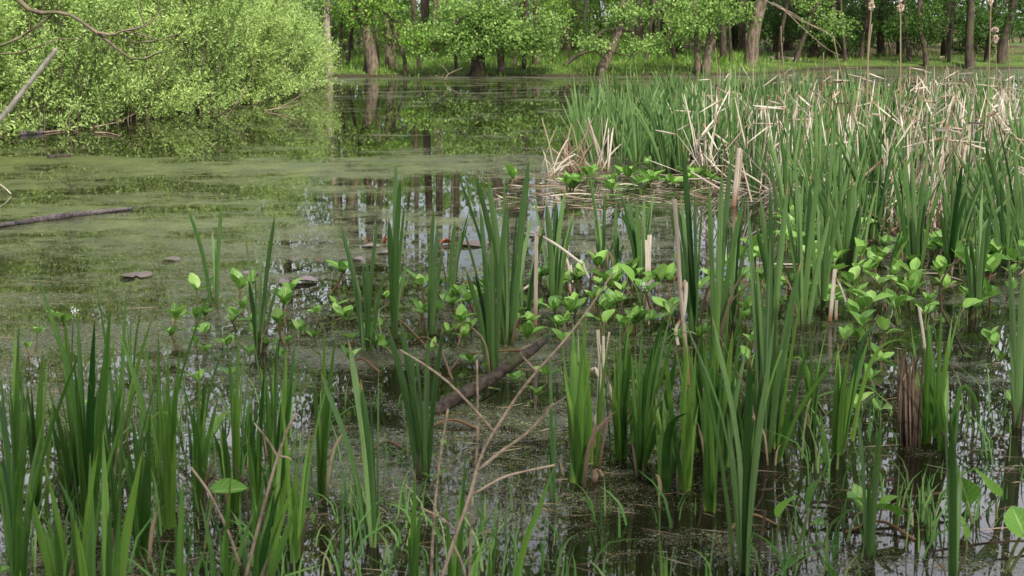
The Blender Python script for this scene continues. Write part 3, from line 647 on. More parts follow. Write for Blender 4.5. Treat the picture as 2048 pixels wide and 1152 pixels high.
# tall trees on the left bank behind the thicket (they stand in the reflections), and unseen ones added behind the camera to shade the shallows
def bank_tree(label, x, y, H, r, lo, spread, n, matname, group):
    z = max(float(gz(x, y)), 0); o = np.array([x, y, z]); rt = tag(empty('tree', o), label, 'tree', group); mb = MB(); k = RNG.uniform(-.5, .5)
    P = np.array([[0, 0, -.3], [k * .2, 0, H * .3], [k, RNG.uniform(-.4, .4), H * .65], [k * 1.4, 0, H]]); tube(mb, P, [r, r * .7, r * .25], 10, 16); link('trunk', mb.mesh('trunk', M['bark']), rt)
    C = []; lm = MB()
    for i in range(12):
        a = i * 2.4; hh = lo + (H - lo) * (i + .5) / 12; ln = spread * (1 - .55 * (i / 12)); b = np.array([k * hh / H, 0, hh]); e = b + np.array([math.cos(a) * ln, math.sin(a) * ln, .8])
        tube(lm, np.array([b, (b + e) / 2 + [0, 0, .3], e]), [r * .35, .02], 5, 8); t = NR.uniform(.2, 1.1, (n // 12, 1)); C.append(b + (e - b) * t + NR.normal(0, 1, (n // 12, 3)) * [.5, .5, .45] * spread * .5)
    link('limbs', lm.mesh('limbs', M['bark']), rt); C = np.concatenate(C) + o; C = C[(C[:, 2] > lo * .8) & (lumps(C, .9, x + y) > -.6)]
    foliage(C, NR.normal(0, 1, C.shape) * [1, 1, .4], .7, 7, .16, .62, matname, 'crown', rt, o)
for i, (x, y, H) in enumerate([(-10.5, 14, 13), (-10, 18.5, 14), (-9.5, 23, 14), (-9, 28, 15), (-8.5, 33, 15), (-13, 25, 17)]):
    bank_tree(f"tall alder behind the willow thicket, {['nearest the camera', 'second from the camera', 'third from the camera', 'fourth from the camera', 'farthest along the bank', 'set far back'][i]}", x, y, H, .2, 3.0, 3.0, 1100, 'alder', 'tall trees behind the thicket')
for i, (x, y, H) in enumerate([(-4.5, -3.5, 13), (-.5, -5, 14), (3.2, -3.0, 12), (7.5, -4.5, 14), (11.0, -1.0, 13), (1.5, -10, 16), (7, -11, 16), (-6, -10, 15), (-8.5, 2.5, 12)]):
    bank_tree(f"leafy alder on the near bank behind the camera, {['left', 'centre left', 'centre', 'right', 'far right', 'second row centre', 'second row right', 'second row left', 'at the left shore'][i]}", x, y, H, .18, 4.2, 3.0, 900, 'alder', 'trees on the near bank')

# ------------------------------------------------------------------ landmarks and labels
ORD = ['nearest', 'second nearest', 'third nearest', 'fourth nearest', 'fifth nearest', 'sixth nearest', 'seventh nearest', 'eighth nearest', 'ninth nearest', 'tenth nearest', 'eleventh nearest', 'twelfth nearest'] + [w + ' nearest' for w in 'thirteenth fourteenth fifteenth sixteenth seventeenth eighteenth nineteenth twentieth'.split()] + ['twenty-' + w + ' nearest' for w in 'first second third fourth fifth sixth seventh eighth ninth'.split()] + ['thirtieth nearest'] + ['thirty-' + w + ' nearest' for w in 'first second third fourth fifth sixth seventh eighth ninth'.split()]
LAND = []                                             # (phrase, px, py) of things that can be found at once
def label_all(items, marks):
    """items: [object, look, (px, py)] -> each gets a label from the landmark next to it and its rank beside that landmark"""
    sect = {}
    for it in items:
        x, y = it[2]
        m = min(marks, key=lambda q: (q[1] - x) ** 2 + ((q[2] - y) * 2.2) ** 2)
        dx, dy = x - m[1], (y - m[2]) * 2.2
        d = ('left of' if dx < 0 else 'right of') if abs(dx) >= abs(dy) else ('behind' if dy < 0 else 'in front of')
        sect.setdefault((m[0], d), []).append((math.hypot(dx, dy), it))
    for (m, d), L in sect.items():
        L.sort(key=lambda q: q[0]); last = len(L)
        for i, (_, it) in enumerate(L):
            look = it[1]; tail = f", {ORD[min(i, 38)]} {d} the {m}"
            if len((look + tail).split()) > 16: look = look.split(' with ')[0]
            it[0]['label'] = look + tail

# ------------------------------------------------------------------ marsh plants built from their outline
def px2m(wpx, Y): return wpx * (Y + .15) / F
def strap_plant(name, label, cat, group, base, blades, m, wpx, jit=.10, dead=()):
    """base and blade tips (or whole paths) in pixels -> an Empty with one mesh per leaf"""
    b = ground(*base); Y = b[1]; root = tag(empty(name, b), label, cat, group); nb = len(blades)
    tips = [q if not isinstance(q, list) else q[-1] for q in blades if not (isinstance(q, list) and q[-1][1] > q[max(len(q) - 2, 0)][1])]
    if nb >= 3 and len(tips) >= 2:
        blades = list(blades)
        for _ in range(max(1, round(nb * .55))):
            q1, q2 = RNG.sample(tips, 2); f = RNG.uniform(.1, .9); g = RNG.uniform(.62, .96)
            blades.append((q1[0] + (q2[0] - q1[0]) * f + RNG.uniform(-8, 8), base[1] + (q1[1] + (q2[1] - q1[1]) * f - base[1]) * g, wpx * RNG.uniform(.5, .85)))
    for i, bl in enumerate(blades):
        wd = wpx * RNG.uniform(.8, 1.12); mm = m
        if RNG.random() < .3: mm = {'iris': 'iris_deep', 'iris_deep': 'iris', 'cattail': 'cattail_dark', 'cattail_dark': 'cattail'}[m]
        pts = bl
        if isinstance(bl, list) and len(bl[-1]) == 3: wd = bl[-1][2]; pts = bl = [q[:2] for q in bl]
        if not isinstance(bl, list):
            tx, ty = bl[0], bl[1]; wd = bl[2] if len(bl) > 2 else wd
            k = RNG.uniform(.34, .46); x0 = base[0] + (tx - base[0]) * .10 + RNG.uniform(-.3, .3) * wpx
            pts = [(x0, base[1] + RNG.uniform(-3, 3)), (x0 + (tx - x0) * k, base[1] + (ty - base[1]) * .5), (tx, ty)]
        else:
            pts = [(base[0] + RNG.uniform(-.3, .3) * wpx, base[1])] + list(bl)
        dy = RNG.uniform(-jit, jit) * 2; n = len(pts)
        P = np.array([at(x, y, Y + dy * j / (n - 1) + (RNG.uniform(-.02, .02) if j == 0 else 0)) for j, (x, y) in enumerate(pts)])
        P[0][2] = -.06
        mb = MB()
        yaw = RNG.gauss(0, .6); W = px2m(wd * (.72 if m.startswith('cat') else .63), Y)
        blade(mb, P - b, W, yaw, RNG.random(), 9 if n < 4 else 15, fold=.26, base=.55 if m.startswith('cat') else .7, taper=.80 if m.startswith('cat') else .55, twist=RNG.uniform(-.5, .5))
        link('leaf', mb.mesh('leaf', M[mm]), root)
    for _ in range(RNG.choice((0, 0, 1, 2))):
        s = RNG.choice((-1, 1)); hh = (base[1] - min(t[1] for t in tips)) * RNG.uniform(.14, .42) if tips else 40; x0 = base[0] + s * wpx * .35
        dead = [*dead, [(x0, base[1] + 2), (x0 + s * hh * .12, base[1] - hh * .6), (x0 + s * hh * RNG.uniform(.2, .5), base[1] - hh)]]
    for d in dead:
        P = np.array([at(x, y, Y - .05) for x, y in d]); mb = MB(); P[0][2] = -.04; blade(mb, P - b, px2m(wpx * .33, Y), RNG.uniform(-.6, .6), RNG.random(), 8, fold=.3, taper=.7)
        link('dead_leaf', mb.mesh('dead_leaf', M[RNG.choice(('dead_dark', 'dead_dark', 'dead_brown'))]), root)
    return root

CT = 'cattails standing apart in the pond'
CAT = [
 ((432, 606), [(374, 412, 10), (443, 400, 13), (425, 463, 11)], 'three bladed cattail alone in the scum, leftmost of all the cattails', 'cattail'),
 ((515, 702), [(486, 437, 9), (550, 428, 12), (522, 487, 9), (497, 560, 12), (556, 566, 10)], 'cattail with a wide V of two long blades, second from the left', 'cattail'),
 ((735, 702), [(680, 441), (756, 434), (725, 520), (771, 536)], 'blue green cattail with four thin spread blades, left of the tall narrow one', 'cattail'),
 ((786, 676), [(792, 317, 17), (801, 345, 15), (777, 430, 16), (793, 452, 14), (815, 520, 11)], 'tall narrow upright cattail with the blade reaching highest above open water', 'cattail'),
 ((858, 668), [(876, 440, 17), (868, 407, 12), (886, 500), (905, 566, 12)], 'cattail with one broad blunt blade, right of the tall narrow one', 'cattail'),
 ((897, 606), [(910, 438), (872, 470), (925, 452), (939, 418, 9)], 'dark slender cattail behind the broad bladed one', 'cattail_dark'),
 ((1018, 688), [(909, 329, 17), (948, 334, 15), (975, 349, 18), (1008, 354, 16), (1014, 388, 15), (1058, 317, 20), (1035, 420), (1066, 422, 13)], 'largest cattail fan, many long pale blades left of the broken tan reed', 'cattail'),
 ((986, 744), [(931, 536, 15), (922, 440, 15), (960, 405, 14), (983, 482, 16), (1012, 400, 15), (968, 500, 14)], 'cattail whose foot meets the mossy leaning branch', 'cattail'),
 ((1108, 604), [(1067, 387), (1112, 392), (1131, 375), (1148, 420), (1092, 400)], 'upright dark cattail right of the broken tan reed', 'cattail_dark'),
 ((1050, 640), [(1078, 520, 11), (1040, 470), (1088, 455, 12)], 'short cattail with a brown blade left of the broken tan reed', 'cattail_dark'),
 ((1205, 532), [(1174, 331, 11), (1209, 382, 12), (1192, 430), (1240, 470, 9)], 'thin cattail crossing in an X before the floating reed litter', 'cattail_dark'),
 ((1233, 542), [(1233, 404, 9), (1248, 486, 9), (1212, 486, 9)], 'smallest thin three bladed cattail before the floating reed litter', 'cattail_dark'),
 ((1283, 550), [(1241, 382, 12), (1254, 390), (1274, 400), (1289, 390), (1308, 381, 11)], 'five bladed cattail fan left of the long tan stalk', 'cattail_dark'),
 ((1392, 664), [(1366, 284, 17), (1352, 398), (1389, 380), (1404, 415, 16), (1340, 412), (1376, 480)], 'tall cattail right of the long tan stalk with a pale arching tip', 'cattail'),
 ((1432, 706), [(1418, 363, 15), (1445, 333, 15), (1463, 301, 17), (1490, 386, 15), (1440, 440)], 'tall cattail with blades leaning right below the pale broken reed', 'cattail'),
 ((1462, 640), [(1474, 430), (1452, 452), (1497, 470), (1484, 400)], 'mid green cattail between the tall right leaning one and the stand', 'cattail_dark'),
 ((1527, 905), [(1495, 388, 17), (1556, 366, 17), (1577, 356, 18), (1540, 480, 18), (1602, 520, 18), (1512, 560, 16)], 'tallest broad bladed cattail right of the dense iris patch', 'cattail'),
 ((1548, 640), [(1520, 390), (1540, 372), (1565, 440), (1512, 450)], 'cattail behind the tallest broad bladed one', 'cattail_dark'),
 ((1604, 648), [(1590, 305), (1599, 364), (1570, 402), (1622, 352), (1642, 312), (1660, 430)], 'many bladed cattail left of the cut tan stub', 'cattail_dark'),
 ((1640, 620), [(1610, 330), (1663, 410), (1684, 392), (1640, 440)], 'cattail close behind the cut tan stub', 'cattail_dark'),
 ((1690, 536), [(1619, 344), (1660, 400), (1694, 400), (1720, 404), (1705, 352)], 'cattail fan at the front edge of the stand, right of the cut tan stub', 'cattail_dark'),
 ((1775, 545), [(1822, 440, 12), (1805, 455, 11), (1800, 500, 12)], 'bright green leaning cattail at the front edge of the stand', 'iris'),
 ((1833, 542), [(1785, 336, 14), (1808, 320, 14), (1822, 298, 14), (1850, 328, 14), (1869, 342), (1892, 350, 13)], 'widest cattail fan at the front edge of the stand', 'cattail_dark'),
 ((1898, 548), [(1925, 322, 16), (1890, 380), (1936, 374, 14), (1912, 350, 14), (1880, 420)], 'dark cattail right of the widest fan at the front edge', 'cattail_dark'),
 ((1954, 634), [(1941, 470), (1966, 370, 14), (1985, 405), (1948, 395), (1930, 480)], 'cattail in open water beside the curved black twig', 'cattail'),
 ((2036, 852), [(2018, 519, 22), (2046, 540, 20), (2062, 600, 18), (2012, 720, 12)], 'broad cattail cut by the right picture edge', 'cattail'),
 ((1487, 1148), [[(1452, 860), (1356, 610)], [(1478, 900), (1424, 630)], [(1515, 900), (1548, 640)], (1500, 700, 22), (1530, 760, 18)], 'large foreground cattail with crossing blades, before the dense iris patch', 'cattail_dark'),
 ((1741, 1104), [(1716, 812, 20), (1762, 840, 18), (1738, 960, 14)], 'foreground cattail with two blades forming a V at lower right', 'cattail_dark'),
 ((1904, 1190), [(1890, 830, 14), (1905, 850, 20), (1922, 940, 18)], 'dark upright foreground cattail near the lower right corner', 'cattail_dark'),
 ((752, 1094), [(641, 744, 20), (697, 678, 21), (721, 758, 21), (757, 738, 20)], 'foreground cattail with four stiff grey green blades, lower centre', 'cattail'),
 ((847, 948), [(776, 655, 20), (800, 640, 20), (829, 690, 17), (857, 664, 15), (886, 650, 17)], 'cattail left of the foot of the mossy branch with a brown blade tip', 'cattail_dark'),
 ((1105, 1000), [(1100, 700, 10), (1112, 820, 9), (1090, 880, 8)], 'thin single cattail blade left of the dense iris patch', 'cattail_dark'),
]
for b, bl, lb, m in CAT: strap_plant('cattail_plant', lb, 'cattail', CT, b, bl, m, 14)

IL = 'irises on the left'
IRIS = [
 ((180, 1062), [[(150, 800), (98, 620), (72, 538)], (150, 574, 20), (156, 622), (190, 622, 26), [(205, 800), (222, 590)], (212, 690), (140, 660, 14), (122, 672, 10)], 'iris with the tallest arching blade at left', 'iris', 25, IL),
 ((30, 1062), [(38, 634, 20), (30, 648), (56, 770), [(15, 900), (-10, 760)], (48, 700), (18, 750)], 'blue green iris at the left picture edge', 'iris_deep', 22, IL),
 ((78, 1034), [(98, 684, 16), (33, 724), (62, 760, 20), (108, 770), (86, 690)], 'iris between the left edge one and the tallest arching one', 'iris', 22, IL),
 ((335, 1052), [[(290, 830), (262, 730), (236, 662)], (312, 702, 24), (336, 690, 22), (361, 686, 18), [(345, 860), (322, 826), (296, 842)], (340, 790, 24), (352, 760)], 'iris with a folded over blade tip', 'iris', 26, IL),
 ((285, 1112), [(262, 812, 18), (281, 806), (300, 812, 20), (252, 860), [(275, 950), (305, 830)], (240, 880, 20)], 'dark iris left of the folded blade one', 'iris_deep', 24, IL),
 ((232, 884), [(230, 722, 12), (244, 712, 12), (216, 800)], 'slim yellow green iris standing behind the others', 'iris', 13, IL),
 ((140, 800), [(128, 612, 11), (148, 600, 10), (118, 680)], 'small pale iris behind the tallest arching one', 'iris', 11, IL),
 ((262, 760), [(240, 632, 9), (252, 640), (262, 626, 9), (284, 604, 7)], 'small pale iris fan behind the folded blade one', 'iris', 9, IL),
 ((395, 1016), [(386, 802, 18), (402, 850), [(412, 900), (440, 780)], (374, 820, 20), (412, 790, 14)], 'iris beside the broad heart shaped leaf', 'iris', 22, IL),
 ((468, 1020), [(456, 690, 22), (476, 640, 24), (502, 690, 18), (490, 655, 14), (440, 860)], 'iris with a bright yellow green column of blades, above the heart shaped leaf', 'iris', 26, IL),
 ((512, 1058), [(500, 812, 20), (516, 830, 18), (530, 720, 18), (496, 870)], 'iris right of the bright column', 'iris_deep', 20, IL),
 ((552, 1004), [(536, 700, 22), (556, 660, 20), (574, 690, 24), (592, 664, 20), (530, 740), (548, 720, 24)], 'iris group with stiff bright blades, left of the foreground cattail', 'iris', 24, IL),
 ((640, 996), [(622, 736, 18), (649, 648, 20), (672, 660, 18), (634, 800), (662, 770, 12)], 'iris close left of the foreground cattail', 'iris', 18, IL),
 ((450, 952), [(436, 830, 14), (452, 824, 14), (424, 860)], 'short iris behind the heart shaped leaf', 'iris', 15, IL),
 ((120, 1210), [[(78, 1060), (57, 972)], (96, 1040, 18), [(150, 1050), (118, 960)]], 'blurred pale iris blades low at left', 'iris', 24, 'irises nearest the camera'),
 ((48, 1260), [(6, 1072, 22), (40, 1140)], 'blurred dark iris at the lower left corner', 'iris_deep', 26, 'irises nearest the camera'),
 ((175, 1240), [(180, 905, 26), (128, 950, 26), (150, 1040)], 'blurred iris below the tallest arching one', 'iris', 28, 'irises nearest the camera'),
 ((222, 1270), [(206, 858, 28), (240, 1000, 22), [(250, 1090), (285, 900)]], 'blurred tall iris rising from the bottom edge at left', 'iris_deep', 30, 'irises nearest the camera'),
 ((360, 1240), [(366, 950, 22), (350, 1030), (395, 1000, 16), (412, 1090)], 'blurred iris below the folded blade one', 'iris', 28, 'irises nearest the camera'),
 ((500, 1230), [(530, 920, 18), (566, 960, 20), [(560, 1100), (604, 980)], (478, 1050)], 'blurred iris rising from the bottom edge left of the foreground cattail', 'iris_deep', 22, 'irises nearest the camera'),
 ((828, 1290), [(831, 936, 22), (842, 1000), (816, 1060)], 'blurred dark blade cluster left of the crossing dry stems', 'iris_deep', 24, 'irises nearest the camera'),
 ((905, 1290), [(889, 976, 18), (932, 900, 20), (921, 966, 20), (900, 1080)], 'blurred iris behind the crossing dry stems', 'iris', 24, 'irises nearest the camera'),
 ((975, 1290), [(1003, 976, 18), (982, 1060), [(950, 1160), (975, 1060)]], 'blurred iris right of the crossing dry stems', 'iris', 22, 'irises nearest the camera'),
 ((1010, 1300), [[(1040, 1120), (1080, 1010), (1109, 932)], (1020, 1066, 16)], 'blurred iris blade leaning far right at the bottom edge', 'iris_deep', 26, 'irises nearest the camera'),
 ((1330, 1290), [(1318, 1060, 16), (1334, 1100, 18)], 'single blurred iris blade at the bottom edge below the dense patch', 'iris', 18, 'irises nearest the camera'),
]
IRR = 'irises in the dense patch on the right'
IRIS += [
 ((1156, 966), [(1124, 676, 20), (1146, 648, 30), (1173, 616, 28), (1128, 745, 20), [(1170, 870), (1172, 812)], (1185, 690, 14), (1138, 690)], 'iris at the left end of the dense patch with a bent blade tip', 'iris', 26, IRR),
 ((1246, 918), [(1233, 692, 18), (1254, 646, 20), (1240, 634, 14), (1222, 760), (1262, 690)], 'iris left of centre in the dense patch, narrow and upright', 'iris_deep', 22, IRR),
 ((1276, 924), [(1284, 660, 20), [(1290, 800), (1310, 700), (1335, 618)], (1341, 628, 20), (1346, 604, 22), (1302, 690, 26), [(1325, 830), (1355, 700)]], 'iris leaning right in the middle of the dense patch', 'iris_deep', 28, IRR),
 ((1332, 980), [(1311, 788, 22), (1326, 786, 24), [(1335, 880), (1352, 838), (1378, 826)], (1340, 800, 20)], 'iris with a short side blade pointing right', 'iris', 24, IRR),
 ((1370, 978), [[(1366, 840), (1372, 700), (1352, 664), (1328, 682, 16)], [(1340, 800), (1336, 700), (1362, 664), (1388, 666, 16)], (1360, 770, 26), (1380, 760, 24), (1392, 700)], 'iris with two arching drooping blades in the dense patch', 'iris', 24, IRR),
 ((1420, 1020), [(1396, 776, 28), (1412, 682, 22), (1432, 642, 22), (1446, 690, 24), [(1440, 860), (1434, 770), (1452, 780), (1478, 808, 13)]], 'front iris of the dense patch, broad blades rising from open water', 'iris', 28, IRR),
 ((1443, 938), [(1485, 637, 22), (1466, 660, 24), (1496, 682, 20), [(1450, 780), (1428, 664), (1445, 680), (1460, 718, 17)], (1430, 700)], 'iris at the right end of the dense patch', 'iris_deep', 26, IRR),
 ((1400, 900), [(1376, 690, 20), (1404, 640, 20), (1392, 720), [(1420, 820), (1440, 758), (1462, 762), (1478, 806, 12)], (1424, 720)], 'iris at the back of the dense patch behind the front one', 'iris', 22, IRR),
 ((1535, 880), [(1512, 720, 20), (1548, 690, 22), (1570, 640, 20), (1526, 760), [(1500, 760), (1480, 740)]], 'iris at the foot of the tallest broad bladed cattail', 'iris', 22, IRR),
 ((1625, 846), [(1600, 668, 12), (1652, 660, 12), (1620, 700), (1634, 740), [(1622, 780), (1606, 722), (1590, 715), (1569, 721)]], 'small iris with a thin arched blade, left of the wide ribbed iris', 'iris', 14, 'irises on the right'),
 ((1545, 922), [[(1600, 820), (1650, 745), (1682, 690), (1702, 686)], [(1570, 860), (1592, 760)]], 'leaning iris blade reaching right in front of the small arched iris', 'iris', 16, 'irises on the right'),
 ((1672, 908), [(1676, 684, 24), (1700, 690, 22), (1738, 674, 26), [(1700, 790), (1722, 690), (1748, 655), (1776, 658, 18)], (1690, 720, 26)], 'wide ribbed iris with a blade arching right', 'iris', 26, 'irises on the right'),
 ((1702, 882), [[(1722, 790), (1752, 706), (1790, 680), (1820, 684)], [(1724, 780), (1748, 720), (1785, 728), (1808, 768)]], 'iris of two arching ribbons right of the wide ribbed one', 'iris', 14, 'irises on the right'),
 ((1655, 924), [(1640, 820, 12), (1648, 860)], 'short straight iris left of the wide ribbed one', 'iris', 12, 'irises on the right'),
 ((1855, 886), [[(1852, 760), (1836, 676), (1810, 636), (1781, 618)], (1856, 654, 18), (1840, 740), [(1862, 760), (1858, 660), (1868, 655), (1874, 700)]], 'iris right of the dark brown reed tuft with a long blade arching left', 'iris', 18, 'irises on the right'),
 ((1873, 876), [(1883, 617, 14), (1905, 632, 14), (1924, 604, 12), (1868, 700), (1892, 700)], 'upright yellow green iris beside the long left arching one', 'iris', 16, 'irises on the right'),
 ((1890, 902), [(1880, 770, 18), (1896, 740, 18), (1872, 800)], 'short broad iris before the upright yellow green one', 'iris', 18, 'irises on the right'),
 ((1904, 910), [[(1915, 800), (1928, 772), (1946, 790), (1958, 840), (1948, 900, 15)], (1922, 780, 22), (1908, 800, 20)], 'iris with a blade folded down like a hook, right of the short broad one', 'iris', 20, 'irises on the right'),
]
for b, bl, lb, m, wpx, g in IRIS: strap_plant('iris_plant', lb, 'iris', g, b, bl, m, wpx, dead=[[(b[0] - 6, b[1]), (b[0] - 18, b[1] - 30), (b[0] - 34, b[1] - 38)]] if RNG.random() < .0 else ())

# ------------------------------------------------------------------ dead stalks, sticks, logs, twigs
def reed(label, pts, wpx, m='dead', subs=(), name='dead_stalk', cat='dead reed', dY=0.0, group='dead reeds standing apart', base=None):
    Y = ground(*(base or pts[0]))[1]; o = at(*pts[0], Y)
    def one(p, wd):
        W = np.array([at(a, b, Y + dY * j) for j, (a, b) in enumerate(p)]); W = W - o
        mb = MB(); blade(mb, W, px2m(wd * .78, Y), RNG.uniform(-.3, .3), RNG.random() * .6, 12, fold=.45, base=1.0, taper=1.1); return mb
    ob = tag(link(name, one(pts, wpx).mesh(name, M[m]), loc=o), label, cat, group)
    for q in subs: link('blade', one(q[0], q[1]).mesh('blade', M[m]), ob)
    return ob
reed('long pale tan stalk with a knuckle, rising through the dense iris patch', [(1376, 770), (1368, 660), (1360, 570), (1354, 470), (1348, 398)], 11, subs=[([(1364, 580), (1372, 562), (1372, 600), (1366, 640)], 9), ([(1362, 640), (1352, 660), (1356, 690)], 8)])
reed('pale broken reed standing upright before the stand, whitish', [(1467, 412), (1473, 352), (1478, 296)], 12, subs=[([(1473, 400), (1480, 350), (1483, 300)], 6), ([(1481, 312), (1493, 360), (1504, 404)], 4), ([(1478, 340), (1500, 352), (1522, 366)], 4)])
reed('broken tan reed with a long arm snapped down to the right', [(1071, 650), (1072, 560), (1073, 466)], 10, subs=[([(1073, 468), (1110, 488), (1163, 527)], 7), ([(1163, 527), (1170, 540), (1178, 556)], 6), ([(1073, 466), (1078, 452)], 6)])
reed('straight tan reed lying aslant behind the broken tan reed', [(1022, 594), (1060, 570), (1108, 541)], 6, base=(1022, 600))
reed('pair of leaning dry reed leaves right of the broken tan reed', [(1118, 588), (1128, 530), (1136, 490)], 8, subs=[([(1140, 590), (1138, 540), (1130, 512)], 7), ([(1148, 585), (1142, 530)], 5)], m='dead')
reed('bundle of grey tan cut reeds at the left of the dense iris patch', [(1190, 896), (1202, 780), (1196, 660)], 9, subs=[([(1206, 900), (1208, 780), (1207, 672)], 7), ([(1186, 905), (1205, 780), (1219, 664)], 6), ([(1182, 900), (1196, 800), (1200, 690)], 7), ([(1208, 745), (1218, 775), (1229, 802)], 11), ([(1182, 742), (1190, 738), (1198, 752)], 9)], m='dead')
reed('cut tan stub standing before the stand', [(1661, 642), (1666, 590), (1671, 538)], 11, subs=[([(1672, 640), (1673, 600)], 8), ([(1672, 555), (1684, 580), (1692, 604)], 5)], m='dead')
reed('split tan reed stub behind the five bladed cattail', [(1298, 560), (1298, 520), (1300, 470)], 12, subs=[([(1294, 558), (1293, 480)], 7)])
reed('short pale slanting stick left of the long tan stalk', [(1294, 578), (1300, 565), (1308, 548)], 9, base=(1294, 585))
reed('thin white stick leaning by the dark brown reed tuft', [(1852, 712), (1846, 665), (1838, 614)], 7, base=(1852, 760))
reed('rust brown blade standing in water at lower right', [(1514, 1150), (1522, 1080), (1531, 1020)], 8, m='dead_dark', base=(1514, 1150))
reed('small broken brown stub at the foot of the left end iris', [(1188, 966), (1190, 950), (1188, 938)], 16, m='dead_brown', subs=[([(1192, 942), (1200, 942), (1206, 952)], 6)])
reed('rust red stub standing left of the large front iris group', [(1128, 958), (1124, 940), (1120, 924)], 6, m='dead_brown')
# the big dark brown tuft
b = ground(1818, 888); rt = tag(empty('dead_tuft', b), 'dark brown tuft of rotting reed leaves among the irises on the right', 'dead reed', 'dead reeds standing apart')
for i in range(44):
    x = RNG.uniform(-28, 22); t = (1818 + x * 1.1 + RNG.uniform(-12, 12), RNG.triangular(668, 830, 720)); mb = MB()
    P = np.array([at(1818 + x, 890, b[1] + RNG.uniform(-.06, .06)), at(1818 + x * 1.0 + RNG.uniform(-9, 9), RNG.uniform(760, 810), b[1]), at(*t, b[1])]); P[0][2] = -.05
    blade(mb, P - b, px2m(RNG.uniform(3, 7), b[1]), RNG.uniform(-1.1, 1.1), RNG.random(), 9, fold=.4, base=.8, taper=.9, tipw=.4); link('blade', mb.mesh('blade', M['dead_dark' if RNG.random() < .85 else 'dead_brown']), rt)
LG = stick('log', 'mossy dark branch leaning up out of the water in the middle', [(868, 826), (905, 800), (950, 776), (990, 752), (1030, 722), (1065, 700), (1092, 678)], [ground(868, 826)[1] + .05 * i for i in range(7)], [.022, .028, .026, .021, .023, .019, .013], 'log', k=12, n=40,
           subs=[([(985, 748, 6.1), (984, 725, 6.1), (975, 705, 6.1), (962, 690, 6.1)], [.012, .004]), ([(1008, 738, 6.0), (1006, 730, 5.98)], [.016, .012])])
def lying(name, label, pts, r, m, cat, z=.0, k=8, group=None, subs=()):
    W = np.array([ground(*p) + [0, 0, z] for p in pts]); o = W[0].copy(); mb = MB(); tube(mb, W - o, r, k, 22)
    ob = tag(link(name, mb.mesh(name, M[m]), loc=o), label, cat, group)
    for q, rr_ in subs: sm = MB(); tube(sm, np.array([ground(*p) + [0, 0, h] for *p, h in q]) - o, rr_, 5, 10); link('twig', sm.mesh('twig', M[m]), ob)
    return ob
lying('log', 'long dark log floating in the green scum at left', [(-30, 460), (60, 446), (130, 436), (200, 428), (265, 420)], [.014, .022, .030, .020, .012], 'log_dark', 'log', z=.015)
lying('log', 'short grey log end stranded below the willows at far left', [(40, 271), (62, 269), (85, 267)], [.04, .032], 'log_grey', 'log', z=.02)
lying('log', 'small dark log showing above the scum right of the upper left shore', [(98, 316), (120, 314), (140, 312)], [.035, .025], 'log', 'log', z=.005)
lying('dead_branch', 'thin pale branch lying right of the stranded grey log end', [(85, 267), (120, 263), (152, 264)], [.012, .006], 'twig', 'branch', z=.012)
lying('dead_branch', 'dark branch lying on the water behind the stranded grey log end', [(8, 259), (45, 256), (80, 254), (104, 260)], [.02, .012], 'bark_dark', 'branch', z=.01)
lying('dead_branch', 'thin grey branch on the water right of the stranded pale branch', [(190, 268), (215, 269), (240, 275)], [.010, .006], 'twig', 'branch', z=.02)
def twig(label, pts, base, r, m='twig_grey', subs=(), dY=0.0):
    return stick('twig', label, pts, [ground(*base)[1] + dY * i for i in range(len(pts))], r, m, 'twig', subs=[([(x, y, ground(*base)[1]) for x, y in q], rr_) for q, rr_ in subs])
twig('small forked bare twig sticking out of the green scum', [(150, 391), (140, 368), (131, 342)], (150, 391), [.006, .003], 'bark_dark', subs=[([(143, 374), (128, 365), (114, 354)], [.005, .003]), ([(143, 374), (152, 372), (160, 380)], [.005, .002])])
twig('bare twig at the left picture edge above the floating log', [(22, 388), (10, 376), (-4, 366)], (22, 390), [.007, .004])
twig('curved black twig standing in the water at right', [(1928, 708), (1905, 660), (1885, 622), (1880, 590), (1884, 560), (1905, 530), (1925, 515)], (1928, 710), [.007, .004], 'bark_dark', subs=[([(1880, 590), (1868, 585), (1858, 575)], [.004, .002])])
# pale dry stems close to the camera
NS = 'dry stems close to the camera'
def near(label, pts, Y, r, m='twig', subs=()):
    return stick('dry_stem', label, pts, Y, r, m, 'dry stem', NS, n=24, subs=[([(x, y, Y[0] if isinstance(Y, list) else Y) for x, y in q], rr_) for q, rr_ in subs])
near('blurred dry stem, straightest of the crossing ones, leaning slightly', [(938, 1200), (944, 1010), (955, 880), (954, 720)], 3.05, [.0034, .0024])
near('longest blurred dry stem, climbing far to the upper right', [(870, 1200), (905, 1090), (940, 990), (965, 905), (1010, 830), (1055, 765), (1130, 680), (1180, 615), (1226, 545)], 3.0, [.0044, .0038, .003, .0016],
     subs=[([(955, 942), (1000, 905), (1050, 870), (1085, 835), (1107, 806)], [.0042, .0026]), ([(990, 866), (950, 820), (900, 768), (850, 730), (800, 700)], [.0034, .0018]), ([(945, 990), (1000, 958), (1040, 945), (1110, 930)], [.0034, .002]),
           ([(905, 1085), (925, 1130), (935, 1170)], [.003, .002]), ([(910, 1060), (880, 1035), (840, 1015)], [.003, .002]), ([(1075, 745), (1040, 705), (1060, 690)], [.003, .0014])])
near('leftmost blurred dry stem of the crossing ones, thick and upright', [(860, 1200), (868, 1040), (880, 920), (896, 818)], 3.1, [.0038, .0026])
near('blurred pinkish dry stem at lower left, red tipped', [(490, 1160), (520, 1040), (552, 925), (575, 860), (590, 828)], 3.2, [.0046, .0034], subs=[([(556, 915), (535, 880), (508, 846)], [.003, .0018]), ([(557, 912), (575, 915), (585, 922)], [.003, .0015])])
